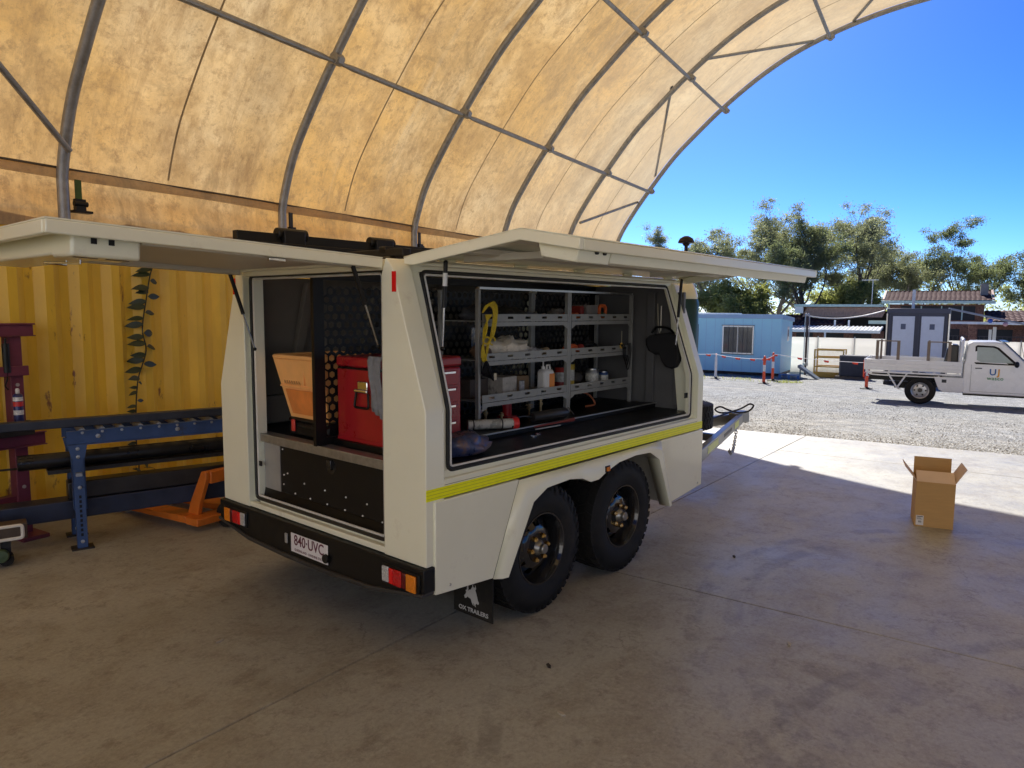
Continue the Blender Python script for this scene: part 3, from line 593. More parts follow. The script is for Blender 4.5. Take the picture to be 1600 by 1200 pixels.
OM = TR(.4365, .195, .172) @ RZ(-90) @ RX(90)
MB().prism([(x * .92, y * .92) for x, y in ox], 'z', -.0002, .0008).build('ox_emblem', ox_m, flap, m=OM @ TR(-.015, 0, 0))
text('OX TRAILERS', 'flap_lettering', ox_m, flap, TR(.4362, .145, .112) @ RZ(-90) @ RX(90), .034, .0005, font_scale_x=1.12, offset=.0008)
MB().box(.437, .447, W - .30, W, .078, .40).build('mud_flap', rubber, TRL, bevel=.002)
# ---- wheels
def make_tyre(name, R_=.39, wd=.26, parent=None, m=None):
    t_ = MB(); hw = wd / 2
    prof = [(.205, -hw * .80), (.222, -hw * .97), (.26, -hw * 1.06), (.31, -hw * 1.06), (.345, -hw * .98), (R_ - .012, -hw * .86), (R_ - .009, -hw * .45), (R_ - .009, hw * .45), (R_ - .012, hw * .86), (.345, hw * .98), (.31, hw * 1.06), (.26, hw * 1.06), (.222, hw * .97), (.205, hw * .80)]
    t_.lathe(prof, d=(0, 1, 0), n=64, closed=True)
    NB = 42
    for k in range(NB):
        a = 2 * math.pi * k / NB; da = 2 * math.pi / NB
        for j, (y0, y1, off, w_) in enumerate(((-hw * .92, -hw * .50, 0, .64), (-hw * .44, -hw * .05, .5, .74), (hw * .05, hw * .44, .1, .74), (hw * .50, hw * .92, .6, .64))):
            a0 = a + off * da; a1 = a0 + da * w_; sk = .18 * da * (1 if j % 2 else -1)
            vs = []
            for r in (R_ - .02, R_ - .0015 - (0.004 if j in (0, 3) else 0)):
                for y_, sh_ in ((y0, -sk), (y1, sk)):
                    for aa in (a0, a1): vs.append((r * math.cos(aa + sh_), y_, r * math.sin(aa + sh_)))
            t_.add(vs, [(0, 2, 3, 1), (4, 5, 7, 6), (0, 1, 5, 4), (2, 6, 7, 3), (0, 4, 6, 2), (1, 3, 7, 5)])
        # shoulder lugs wrapping on to the sidewalls
        for sg in (-1, 1):
            a0 = a + .1 * da; a1 = a0 + da * (.62 if k % 2 else .5); vs = []
            for (r, y_) in ((R_ - .008, hw * .90), (R_ - .03, hw * 1.0), (R_ - (.062 if k % 2 else .045), hw * 1.055)):
                for aa in (a0, a1): vs.append((r * math.cos(aa), sg * y_, r * math.sin(aa)))
            t_.add(vs, [(0, 1, 3, 2), (2, 3, 5, 4)] if sg < 0 else [(0, 2, 3, 1), (2, 4, 5, 3)])
    return t_.mesh('tyre', rubber, smooth=30)
tyre_me = make_tyre('tyre')
rimblack = mat('rim_black', (0.016, 0.016, 0.017), 0.13, var=.1, coat=.6)
def rim_mesh(mt):
    r = MB(); n = 48
    # barrel, outer lip towards -y
    r.lathe([(.212, -.112), (.217, -.118), (.217, -.126), (.208, -.126), (.201, -.112), (.192, -.09), (.186, -.02), (.18, .05), (.19, .09), (.2, .11)], d=(0, 1, 0), n=n, closed=False)
    r.f = [f for f in r.f if len(f) == 4]
    # dish with round holes: rings of quads with every fourth cell left open
    rad = [.188, .168, .128, .10, .06]; dep = [-.030, -.048, -.080, -.088, -.09]; N = 36; base = len(r.v)
    for q, d_ in zip(rad, dep):
        for k in range(N): r.v.append((q * math.cos(2 * math.pi * k / N), d_, q * math.sin(2 * math.pi * k / N)))
    for i in range(len(rad) - 1):
        for k in range(N):
            if i == 1 and k % 4 in (1, 2): continue
            r.f.append((base + i * N + k, base + i * N + (k + 1) % N, base + (i + 1) * N + (k + 1) % N, base + (i + 1) * N + k))
    return r.mesh('rim', mt, 40)
rim_me = rim_mesh(rimblack)
hub_me = MB().lathe([(.050, -.058), (.046, -.072), (.036, -.085), (.029, -.094), (.029, -.114), (.024, -.120), (.0, -.121)], d=(0, 1, 0), n=20).mesh('hub_cap', mat('hub_grey', (0.30, 0.30, 0.29), 0.35, 0.8, var=.1), 35)
hubb_me = MB().lathe([(.0, -.03), (.085, -.03), (.085, -.062), (.05, -.066), (.0, -.066)], d=(0, 1, 0), n=20).mesh('hub', black_p, 35)
nut_m = mat('brass_nut', (0.75, 0.48, 0.16), 0.22, 1.0, var=.1)
nut_me = MB().lathe([(.0165, -.055), (.0165, -.078), (.010, -.088), (.0, -.09)], d=(0, 1, 0), n=6).mesh('wheel_nut', nut_m, 20)
def wheel(parent, m, rot, nm='wheel'):
    e = bpy.data.objects.new(nm, None); C.objects.link(e); e.parent = parent; e.matrix_basis = m @ RY(rot)
    inst(tyre_me, 'tyre', e, Matrix()); inst(rim_me, 'rim', e, Matrix()); inst(hubb_me, 'hub', e, TR(0, -.03, 0)); inst(hub_me, 'hub_cap', e, TR(0, -.028, 0))
    for k in range(6): inst(nut_me, 'wheel_nut', e, TR(.074 * math.cos(k * math.pi / 3 + .3), -.032, .074 * math.sin(k * math.pi / 3 + .3)))
    return e
# hub side of the right wheels faces outwards (-y)
wheel(TRL, TR(.89, .135, .39), 12); wheel(TRL, TR(1.79, .135, .39), 40)
wheel(TRL, TR(.89, W - .135, .39) @ RZ(180), 0); wheel(TRL, TR(1.79, W - .135, .39) @ RZ(180), 25)
# spare wheel upright ahead of the front wall
wheel(TRL, TR(4.40, .99, .72) @ RX(-90), 20, 'spare_wheel')
MB().box(4.2, 4.6, .80, 1.18, .552, .60).build('spare_bracket', black_p, TRL)
# drawbar
db = mat('drawbar_grey', (0.20, 0.215, 0.23), 0.35, 0.3, var=.12, vs=8)
for ya, yb in ((.165, .955), (W - .165, W - .955)):
    ln = math.hypot(3.06, yb - ya); ang = math.degrees(math.atan2(yb - ya, 3.06))
    o = MB().box(0, ln, -.03, .03, .43, .55).build('drawbar_arm', db, TRL, m=TR(2.96, ya, 0) @ RZ(ang), bevel=.006)
    if ya < 1:
        for x0, x1 in ((.95, 1.5), (2.55, 2.85)): MB().box(x0, x1, -.0325, -.0305, .455, .525).build('reflective_patch', mat('patch_lime', (0.62, 0.70, 0.16), 0.4), o)
        MB().box(1.85, 2.35, -.0322, -.0305, .472, .508).build('arm_decal', black_p, o)
MB().box(5.90, 6.24, .93, 1.055, .44, .57).box(6.2, 6.30, .95, 1.035, .42, .52).build('coupling', db, TRL, bevel=.01)
MB().box(4.6, 4.66, .6, 1.38, .44, .52).build('drawbar_crossmember', db, TRL)
link = MB().tube(ring_path([(-.024, -.014, 0), (.024, -.014, 0), (.024, .014, 0), (-.024, .014, 0)], n=4, r=.013), .0055, n=6, closed=True).mesh('chain_link', galv)
def hang(p0, p1, sag, n): return [Vector(p0).lerp(Vector(p1), k / n) - Vector((0, 0, sag * 4 * (k / n) * (1 - k / n))) for k in range(n + 1)]
cp = hang((5.75, .88, .45), (5.0, .64, .30), .16, 26)
for i in range(26):
    d_ = (cp[i + 1] - cp[i]).normalized(); q = d_.to_track_quat('X', 'Z').to_matrix().to_4x4()
    inst(link, 'chain_link', TRL, Matrix.Translation((cp[i] + cp[i + 1]) / 2) @ q @ RX(90 * (i % 2)))
hose_p = [(4.9, .93, .57), (5.3, .97, .58), (5.7, .97, .60), (5.95, .92, .63), (6.05, .86, .68), (6.08, .82, .66), (6.02, .85, .60), (5.9, .92, .585), (5.78, 1.0, .62), (5.72, 1.08, .66), (5.66, 1.12, .63), (5.7, 1.06, .59), (5.95, 1.0, .585)]
def smooth_path(P, n=6):
    out = []
    for i in range(len(P) - 1):
        p0, p1, p2, p3 = (Vector(P[max(0, i - 1)]), Vector(P[i]), Vector(P[i + 1]), Vector(P[min(len(P) - 1, i + 2)]))
        for k in range(n):
            t_ = k / n; out.append(.5 * (2 * p1 + (p2 - p0) * t_ + (2 * p0 - 5 * p1 + 4 * p2 - p3) * t_ ** 2 + (3 * p1 - p0 - 3 * p2 + p3) * t_ ** 3))
    out.append(Vector(P[-1])); return out
MB().tube(smooth_path(hose_p), .011, n=8).build('trailer_cable', black_p, TRL)
# gas cylinder bracketed to the front wall, beacon on a stem
MB().lathe([(0, .62), (.105, .62), (.11, .66), (.11, 1.86), (.10, 1.90), (0, 1.90)], o=(3.13, .27, 0), n=24).build('gas_cylinder', mat('bottle_green', (0.01, 0.05, 0.045), 0.35), TRL)
MB().lathe([(.0, 1.901), (.098, 1.901), (.10, 1.93), (.075, 2.0), (.05, 2.045), (.03, 2.06), (0, 2.06)], o=(3.13, .27, 0), n=24).build('cylinder_collar', cream, TRL)
MB().box(2.952, 3.02, .17, .37, .60, .68).box(2.952, 3.02, .17, .37, 1.5, 1.56).build('cylinder_bracket', galv, TRL)
MB().lathe([(.0, 2.06), (.014, 2.06), (.014, 2.33), (.024, 2.335), (.03, 2.35), (.064, 2.355), (.066, 2.365), (.052, 2.392), (.02, 2.41), (0, 2.412)], o=(3.06, .245, 0), n=20).build('roof_beacon', black_p, TRL)
# roof rack rails
MB().box(.02, 2.6, 1.84, 1.90, 2.21, 2.30).build('rack_rail', black_p, TRL, bevel=.004)
MB().box(.06, 2.6, 1.70, 1.73, 2.18, 2.225).build('rack_rail', black_p, TRL, bevel=.004)
MB().box(.18, 2.6, .56, .62, 2.10, 2.14).build('rack_rail', black_p, TRL, bevel=.004)
for xx in (.18, .9, 1.7, 2.45): MB().box(xx, xx + .055, .42, 1.80, 2.085, 2.125).build('rack_crossbar', black_p, TRL, bevel=.004)
for xx in (.34, 1.12): MB().box(xx, xx + .16, 1.80, 1.92, 2.14, 2.325).cyl((xx - .03, 1.86, 2.30), (xx + .20, 1.86, 2.30), .042).build('rack_clamp', black_p, TRL, bevel=.006)
for xx in (.2, 1.5, 2.45):
    for yy in (.5, 1.7): MB().box(xx, xx + .05, yy, yy + .05, ZR - .005, 2.09).build('rack_foot', black_p, TRL)
# ---- raised right door: built closed (hinge at its top edge), then turned about the hinge
hz, hy = 2.045, .205
def door_sheet(prof, x0, x1, nm, parent, mt, th=.004):
    q = MB()
    for (y_, z_) in prof: q.v += [(x0, y_, z_), (x1, y_, z_)]
    for i in range(len(prof) - 1): q.f.append((2 * i, 2 * i + 1, 2 * i + 3, 2 * i + 2))
    o = q.build(nm, mt, parent, smooth=20); sm = o.modifiers.new('solid', 'SOLIDIFY'); sm.thickness = th; sm.offset = 0; return o
ang1 = math.radians(8.0); ang2 = math.radians(-10.5)
K = (hy - .745 * math.cos(ang1), hz + .745 * math.sin(ang1)); E_ = (K[0] - .315 * math.cos(ang2), K[1] + .315 * math.sin(ang2))
def dz(y_, off):      # door profile offset downwards
    return None
DX0, DX1 = .015, 2.935
n1 = Vector((-math.sin(ang1), -math.cos(ang1))); n2 = Vector((-math.sin(ang2), -math.cos(ang2)))
def off(p, n, d): return (p[0] + n[0] * d * -1 if False else p[0], p[1] - d)
Hh = (hy, hz)
skin = [Hh, K, E_]
dr = MB(); th = .045
top = [(hy + .02, hz + .012), (hy - .06, hz + .024), K, E_]
bot = [(E_[0] + .004, E_[1] - .048), (K[0] + .006, K[1] - .05), (hy - .055, hz - .028), (hy + .018, hz - .022)]
# outer skin, and the four returned edges as a shallow tray
door_sheet(top, DX0, DX1, 'side_door_skin', TRL, cream)
for x0, x1 in ((DX0, DX0 + .03), (DX1 - .03, DX1)):
    MB().prism([(a, b - .002) for a, b in top] + bot, 'x', x0, x1).build('door_edge', cream, TRL, bevel=.004, fix=True)
MB().box(DX0 + .031, DX1 - .031, E_[0], E_[0] + .03, E_[1] - .048, E_[1] - .003).build('door_edge', cream, TRL, bevel=.004)
MB().box(DX0 + .031, DX1 - .031, hy - .05, hy + .015, hz - .026, hz - .012).build('hinge_strip', cream, TRL, bevel=.003)
# inner frame folds: stiffening channel following the outer edge, with lock boxes
ia = .13
def chan(p, a0, w_, d_):   # points along a door plane: p start, angle, width, depth
    c_, s_ = math.cos(a0), math.sin(a0); q = [(p[0], p[1]), (p[0] + w_ * c_, p[1] - w_ * s_)]
    return [q[0], q[1], (q[1][0] - .01, q[1][1] - d_), (q[0][0] + .02, q[0][1] - d_)]
MB().prism([(E_[0] + .035, E_[1] - .006), (E_[0] + .26, E_[1] + .034), (E_[0] + .23, E_[1] - .055), (E_[0] + .055, E_[1] - .088)], 'x', DX0 + .30, DX1 - .08).build('door_channel', cream, TRL, bevel=.004, fix=True)
MB().prism([(K[0] + .06, K[1] - .016), (K[0] + .13, K[1] - .026), (K[0] + .12, K[1] - .05), (K[0] + .07, K[1] - .042)], 'x', DX0 + .04, DX1 - .04).build('door_rib', cream_in, TRL, fix=True)
MB().prism([(K[0] + .36, K[1] - .058), (K[0] + .43, K[1] - .068), (K[0] + .42, K[1] - .09), (K[0] + .37, K[1] - .082)], 'x', DX0 + .04, DX1 - .04).build('door_rib', cream_in, TRL, fix=True)
lb = MB().prism([(E_[0] + .03, E_[1] - .01), (E_[0] + .26, E_[1] + .03), (E_[0] + .235, E_[1] - .062), (E_[0] + .05, E_[1] - .095)], 'x', DX0 + .045, DX0 + .285).build('lock_box', cream, TRL, bevel=.005, fix=True)
for xx in (.075, .135): MB().cyl((DX0 + .10 + xx, E_[0] + .032, E_[1] - .045), (DX0 + .10 + xx, E_[0] + .05, E_[1] - .045), .012).build('lock_hole', black_p, lb)
for x0 in (.30, 2.2): MB().box(x0, x0 + .03, hy - .64, hy - .12, hz - .022 + .02, hz + .03).build('door_stay_plate', cream_in, TRL, m=Matrix())
strut_r = mat('strut_rod', (0.55, 0.55, 0.54), 0.2, 1.0, var=.05)
def strut(a, b, nm='gas_strut', f=.52, label=False):
    a = Vector(a); b = Vector(b); mid = a.lerp(b, f); e = MB().cyl(a, mid, .0115, n=12).build(nm, black_p, TRL)
    MB().cyl(mid, b, .005, n=8).build('strut_rod', strut_r, e); MB().ball(b, .012, nu=8, nv=6).build('strut_ball', black_p, e); MB().ball(a, .012, nu=8, nv=6).build('strut_ball', black_p, e)
    if label: MB().cyl(a.lerp(b, .12), a.lerp(b, .27), .0122, n=12).build('strut_sticker', mat('sticker_white', (0.7, 0.7, 0.68), 0.5), e)
strut((.17, .085, 2.035), (.185, .125, 1.60), label=True); strut((2.69, .085, 2.035), (2.70, .125, 1.53), f=.56)
# ---- raised rear door
RD = math.radians(2.0); LD = 1.46
def rd(d, dzv): return (XB - .005 - d * math.cos(RD) - dzv * math.sin(RD) * 0, hz + .008 + d * math.sin(RD) + dzv)
y0, y1 = .30, W - .30
def rdbox(nm, d0, d1, ya, yb, za, zb, mt=cream, bevel=.005, parent=TRL):
    q = MB().box(-d1, -d0, ya, yb, za, zb); return q.build(nm, mt, parent, m=TR(XB - .005, 0, hz + .008) @ RY(2.0), bevel=bevel)
rdbox('rear_door_skin', 0, LD, y0, y1, -.003, .003, bevel=0)
rdbox('door_edge', .0, LD, y0 - .002, y0 + .028, -.052, -.0035); rdbox('door_edge', .0, LD, y1 - .028, y1 + .002, -.052, -.0035)
rdbox('door_edge', LD - .03, LD + .002, y0 + .029, y1 - .029, -.052, -.0035); rdbox('hinge_strip', .002, .05, y0 + .029, y1 - .029, -.035, -.0035)
ch = rdbox('door_channel', LD - .30, LD - .10, y0 + .09, y1 - .09, -.105, -.0036, bevel=.012)
rdbox('lock_box', LD - .335, LD - .095, y0 + .055, y0 + .26, -.118, -.0038, bevel=.012)
rdbox('door_channel', .06, LD - .34, y0 + .05, y0 + .12, -.055, -.0036, mt=cream_in); rdbox('door_channel', .06, LD - .34, y1 - .12, y1 - .05, -.055, -.0036, mt=cream_in)
rdbox('inner_panel', .1, LD - .33, y0 + .121, y1 - .121, -.03, -.0037, mt=cream_in, bevel=0)
for d_ in (.16, .22): rdbox('lock_hole', LD - d_ - .02, LD - d_, y0 + .052, y0 + .056, -.07, -.045, mt=black_p, bevel=0)
rdbox('lock_slot', LD - .2, LD - .12, y0 + .1, y0 + .118, -.1195, -.117, mt=black_p, bevel=0); rdbox('lock_slot', LD - .31, LD - .23, y0 + .1, y0 + .118, -.1195, -.117, mt=black_p, bevel=0)
MB().tube([(-LD + .22, y0 + .5, -.108), (-LD + .22, y0 + .5, -.125), (-LD + .12, y0 + .42, -.128), (-LD + .2, y0 + .28, -.128), (-LD + .2, y0 + .28, -.108)], .005, n=6).build('lock_rod', chrome, TRL, m=TR(XB - .005, 0, hz + .008) @ RY(2.0))
rdbox('latch_striker', .52, .60, y0 + .03, y0 + .05, -.066, -.052, mt=chrome, bevel=.003)
strut((-.157, 1.63, 2.03), (-.01, 1.615, 1.545), f=.55); strut((-.207, .355, 2.035), (-.03, .372, 1.61), f=.5)
# hinges, bolts and panel fasteners
for k in range(5):
    MB().cyl((.25 + .6 * k, .212, 2.058), (.36 + .6 * k, .212, 2.058), .011, n=10).build('hinge', cream, TRL)
for k in range(3): MB().cyl((XB + .004, .50 + .42 * k, 2.066), (XB + .004, .62 + .42 * k, 2.066), .011, n=10).build('hinge', cream, TRL)
bt = MB().lathe([(0, 0), (.008, 0), (.007, .004), (0, .005)], d=(0, -1, 0), n=8).mesh('fastener', mat('fastener', (0.5, 0.49, 0.44), 0.4, 0.6))
for x_, z_ in ((.10, .41), (2.88, .43)): inst(bt, 'fastener', TRL, TR(x_, -.0125, z_))
MB().box(.0765, 2.8605, -.0015, -.0002, .9275, .9295).build('panel_seam', mat('seam_dark', (0.12, 0.11, 0.09), 0.7), TRL)  # thin dark strip marking the panel seam
# red corner reflectors
MB().box(XB - .004, XB - .0008, .205, .235, 1.885, 1.985).build('corner_reflector', mat('red_bright', (1, 1, 1)), TRL)
MB().box(XB - .004, XB - .0008, W - .235, W - .205, 1.885, 1.985).build('corner_reflector', mat('red_bright', (1, 1, 1)), TRL)
# ---- rear interior: shelf, drawer, partition
MB().box(.01, .099, .375, W - .09, .985, 1.003).build('rear_shelf', galv, TRL)
MB().box(.004, .016, .375, W - .375, .955, 1.008).build('shelf_edge', galv, TRL, bevel=.003)
dw = MB().box(.03, .05, .378, 1.42, .655, .953).build('drawer_front', black_p, TRL, bevel=.004)
MB().box(.055, 1.2, .40, 1.42, .60, .95).build('drawer_box', black_p, TRL)
MB().box(.03, .06, 1.425, W - .38, .655, .953).build('drawer_side_panel', mat('panel_grey', (0.36, 0.36, 0.35), 0.4, 0.3), TRL)
MB().prism([(.02, .60), (.12, .60), (.12, .66), (.03, .655)], 'y', .38, W - .38).build('rear_step', black_floor, TRL, fix=True)
rv = MB().ball((0, 0, 0), .006, nu=8, nv=4).mesh('rivet', mat('rivet', (0.75, 0.75, 0.74), 0.35, 0.5))
for y_, z_ in ((1.39, .93), (1.38, .77), (1.385, .71), (1.34, .785), (1.16, .75), (.95, .745), (.75, .74), (.56, .735), (1.26, .672), (1.10, .668), (.93, .666), (.76, .664), (.60, .662), (.43, .66)): inst(rv, 'rivet', dw, TR(.029, y_, z_))
MB().lathe([(0, 0), (.045, 0), (.045, -.006), (.036, -.012), (0, -.008)], o=(.029, .89, .895), d=(-1, 0, 0), n=20).build('drawer_latch', mat('latch_black', (0.02, 0.02, 0.02), 0.25), dw, m=Matrix())
MB().box(.012, .03, .868, .912, .88, .935).build('latch_paddle', mat('latch_black', (1, 1, 1)), dw, bevel=.004)
MB().box(-.006, .0, W - .40, W - .355, .80, .83).build('door_catch', black_p, TRL); MB().box(2.74, 2.79, .05, .058, 1.12, 1.16).build('door_catch', black_p, TRL)
# perforated partition: hexagon cells with hexagon holes
ptn = MB(); yq = 1.0; hp = .056
for i in range(int(2.70 / hp)):
    for j in range(int(.90 / (hp * .866))):
        cx = .10 + hp * (i + .5 * (j % 2)); cz = 1.075 + hp * .866 * j
        if cx > 2.80: continue
        a = []; 
        for r_ in (hp / math.sqrt(3), .0205):
            for k in range(6):
                t_ = math.pi / 6 + k * math.pi / 3; a.append((cx + r_ * math.cos(t_), yq, cz + r_ * math.sin(t_)))
        ptn.add(a, [(k, (k + 1) % 6, 6 + (k + 1) % 6, 6 + k) for k in range(6)])
po = ptn.build('perforated_panel', black_p, TRL, smooth=0)
MB().box(.0, .07, .985, 1.012, 1.004, 1.99).build('partition_post', black_p, TRL)
MB().box(.071, 2.86, .99, 1.01, 1.004, 1.048).box(.071, 2.86, .99, 1.01, 1.965, 2.01).box(2.80, 2.86, .99, 1.01, 1.0485, 1.9645).build('partition_rail', black_p, TRL)
# shelving rack: posts, three lipped shelves in two bays
XP = (.97, 1.945, 2.84)
for k, xx in enumerate(XP):
    for y_ in (.60, .945):
        for d_ in ((-.012, .012) if 0 < k < 2 else (0,)):
            MB().box(xx + d_ - .011, xx + d_ + .011, y_, y_ + .03, 1.036, 1.93).build('rack_post', grey_shelf, TRL, bevel=.002)
MB().box(XP[0], XP[2], .602, .628, 1.931, 1.945).build('rack_top_rail', alu, TRL)
for b in (0, 1):
    xa, xb = XP[b] + .026, XP[b + 1] - .026
    for z_ in (1.71, 1.455, 1.185):
        s_ = MB().box(xa, xb, .612, .945, z_ + .012, z_ + .018).build('shelf', grey_shelf, TRL)
        # front lip with slots: built from bars round the slot row
        n_s = 5; q = MB(); q.box(xa, xb, .600, .6035, z_ + .046, z_ + .062); q.box(xa, xb, .600, .6035, z_ + .012, z_ + .030)
        step = (xb - xa) / n_s; sw = .055
        prev = xa
        for i in range(n_s):
            c_ = xa + step * (i + .5); q.box(prev, c_ - sw / 2, .6001, .6034, z_ + .0301, z_ + .0459); prev = c_ + sw / 2
        q.box(prev, xb, .6001, .6034, z_ + .0301, z_ + .0459); q.build('shelf_lip', grey_shelf, s_)
        MB().prism([(xa, z_ + .009), (xb, z_ + .009), (xb, z_ - .045), (xb - .03, z_ - .032), (xb - .05, z_ - .018), (xa + .05, z_ - .018), (xa + .03, z_ - .032), (xa, z_ - .045)], 'y', .598, .6025).build('shelf_beam', grey_shelf, s_, fix=True)
# front interior wall ribs
for y_ in (.16, .42): MB().box(2.885, 2.919, y_, y_ + .07, 1.04, 1.95).build('wall_rib', grey_in, TRL, bevel=.003)
# ------------------------------------------------------------------ things carried in the trailer
def T_(x, y, z, a=0): return FT @ TR(x, y, z) @ RZ(a)
def crumple(name, mt, m, rx, ry, rz, seed, amp=.35, label=None, cat=None, nu=22, nv=12, bs=.0):
    q = MB(); q.ball((0, 0, rz * .8), rx, ry, rz, nu=nu, nv=nv)
    q.v = [tuple(Vector(p) * (1 + amp * noise.noise(Vector(p) * 14 + Vector((seed, 0, 0))) + amp * .6 * noise.noise(Vector(p) * 33 + Vector((0, seed, 0))))) for p in q.v]
    q.v = [(x, y, max(z, 0.0)) for x, y, z in q.v]
    return tag(q.build(name, mt, m=m, smooth=70), label, cat)
# red toolbox (rear, right of the partition)
tb = empty('red_toolbox', T_(.15, .47, 1.006), 'tall red steel toolbox with a chrome handle on the rear shelf', 'toolbox')
MB().box(0, .52, 0, .515, .004, .455).build('case', red_p, tb, bevel=.012, seg=3)
MB().box(-.004, .525, -.004, .519, .458, .52).build('lid', red_p, tb, bevel=.016, seg=3)
MB().box(-.006, .527, .02, .495, .448, .4565).build('lid_seam', black_p, tb)
MB().box(-.004, .0, .005, .51, .02, .05).build('bottom_trim', red_p, tb, bevel=.002)
hd = MB().tube(ring_path([(-.012, .21, .335), (-.012, .31, .335), (-.02, .325, .235), (-.02, .195, .235)], r=.02), .007, n=8, closed=True).build('handle', black_p, tb)
MB().box(-.014, -.002, .215, .305, .325, .385).cyl((-.018, .20, .33), (-.018, .32, .33), .012).build('latch', chrome, tb, bevel=.006)
for i in range(4): MB().box(.03, .49, -.008, -.0005, .05 + i * .10, .135 + i * .10).build('drawer', red_p, tb, bevel=.004)
for i in range(4): MB().box(.06, .46, -.016, -.0085, .12 + i * .10, .131 + i * .10).build('drawer_pull', chrome, tb)
rag = MB(); NR = 10; pth = [(.04, .49), (.0, .527), (-.012, .50), (-.02, .42), (-.016, .33), (-.02, .25), (-.014, .2)]
for i, (x_, z_) in enumerate(pth):
    for k in range(NR + 1):
        w = .065 * (1 - .05 * i); v = (k / NR - .5) * 2; rag.v.append((x_ - .004 - .008 * math.sin(v * 7 + i) * (i > 1), .145 + v * w + .012 * (i - 2) * -.6, z_ + .004 + (.02 * v if i == len(pth) - 1 else 0)))
for i in range(len(pth) - 1):
    for k in range(NR): rag.f.append((i * (NR + 1) + k, i * (NR + 1) + k + 1, (i + 1) * (NR + 1) + k + 1, (i + 1) * (NR + 1) + k))
ro = rag.build('grey_rag', mat('rag_grey', (0.24, 0.24, 0.25), 0.9, var=.15, vs=30, bump=.3, bs=200), m=tb.matrix_world.copy(), smooth=70); sm = ro.modifiers.new('solid', 'SOLIDIFY'); sm.thickness = .004
tag(ro, 'grey rag draped over the front edge of the red toolbox', 'rag')
# orange plastic bin on a black case
bc = empty('black_case', T_(.13, 1.05, 1.006), 'low black plastic case with a red latch under the orange bin', 'case')
MB().box(0, .40, 0, .42, 0, .085).build('case_body', black_p, bc, bevel=.012); MB().box(-.004, .404, -.004, .424, .0855, .105).build('case_lid', black_p, bc, bevel=.008)
MB().box(-.018, -.0045, .335, .372, .025, .10).build('latch', mat('latch_red', (0.65, 0.05, 0.035), 0.4), bc, bevel=.006); MB().box(-.02, -.0045, .05, .30, .05, .075).build('case_handle', black_p, bc, bevel=.006)
bn = empty('orange_bin', T_(.12, 1.03, 1.114), 'scuffed orange plastic stacking bin at the rear opening', 'bin')
binm = mat('bin_orange', (0.93, 0.47, 0.16), 0.4, var=.06, vs=10, col2=(0.62, 0.25, 0.08), c2lo=.66, c2hi=.8)
bino = mat('bin_deep', (0.75, 0.24, 0.05), 0.5, var=.2, vs=6)
q = MB(); lo = [(0.03, .05), (.40, .05), (.40, .45), (.03, .45)]; hi = [(-.03, .0), (.46, .0), (.46, .55), (-.03, .55)]
def shell(q, lo, hi, z0, z1, th):
    b = len(q.v); ctr = Vector((sum(p[0] for p in lo) / 4, sum(p[1] for p in lo) / 4))
    li = [tuple(Vector(p) + (ctr - Vector(p)).normalized() * th * 1.4) for p in lo]; hi_ = [tuple(Vector(p) + (ctr - Vector(p)).normalized() * th * 1.4) for p in hi]
    q.v += [(*p, z0) for p in lo] + [(*p, z1) for p in hi] + [(*p, z1) for p in hi_] + [(*p, z0 + th) for p in li]
    for i in range(4):
        j = (i + 1) % 4; q.f += [(b + i, b + j, b + 4 + j, b + 4 + i), (b + 4 + i, b + 4 + j, b + 8 + j, b + 8 + i), (b + 8 + i, b + 8 + j, b + 12 + j, b + 12 + i)]
    q.f += [(b + 3, b + 2, b + 1, b), (b + 12, b + 13, b + 14, b + 15)]; return q
shell(q, lo, hi, 0.0, .38, .012).build('bin_shell', binm, bn, bevel=.006, fix=True)
MB().tube(ring_path([(-.03, 0, .385), (.46, 0, .385), (.46, .55, .385), (-.03, .55, .385)], r=.04), .014, n=8, closed=True).build('rim', binm, bn)
MB().prism([(.085, .03), (.40, .03), (.44, .185), (.07, .185)], 'x', -.006, .0).build('label_window', bino, bn, m=TR(.024, 0, 0) @ RY(-9))
MB().box(-.016, .0, .045, .50, .195, .205).build('front_ridge', binm, bn, m=TR(.004, 0, 0), bevel=.003); MB().box(-.012, .0, .225, .235, .215, .365).build('front_ridge', binm, bn, m=TR(-.008, 0, 0), bevel=.003)
sc = MB(); rr = random.Random(5)
for i in range(7):
    y_ = .46 - i * .026
    for k in range(3): a = rr.uniform(-.01, .01); sc.box(-.0012, 0, y_ - .002 - k * .007, y_ - k * .007, .0 + (.008 if k == 1 else 0), .026 - (.01 if k == 2 else 0))
sc.build('marker_scrawl', mat('ink', (0.25, 0.13, 0.05), 0.8), bn, m=TR(-.006, -.01, .212) @ RY(-9))

# shelf contents: right bay / left bay; shelf tops
Z3, Z2, Z1 = 1.738, 1.483, 1.213      # top, middle, bottom shelf tops
z0 = 1.203
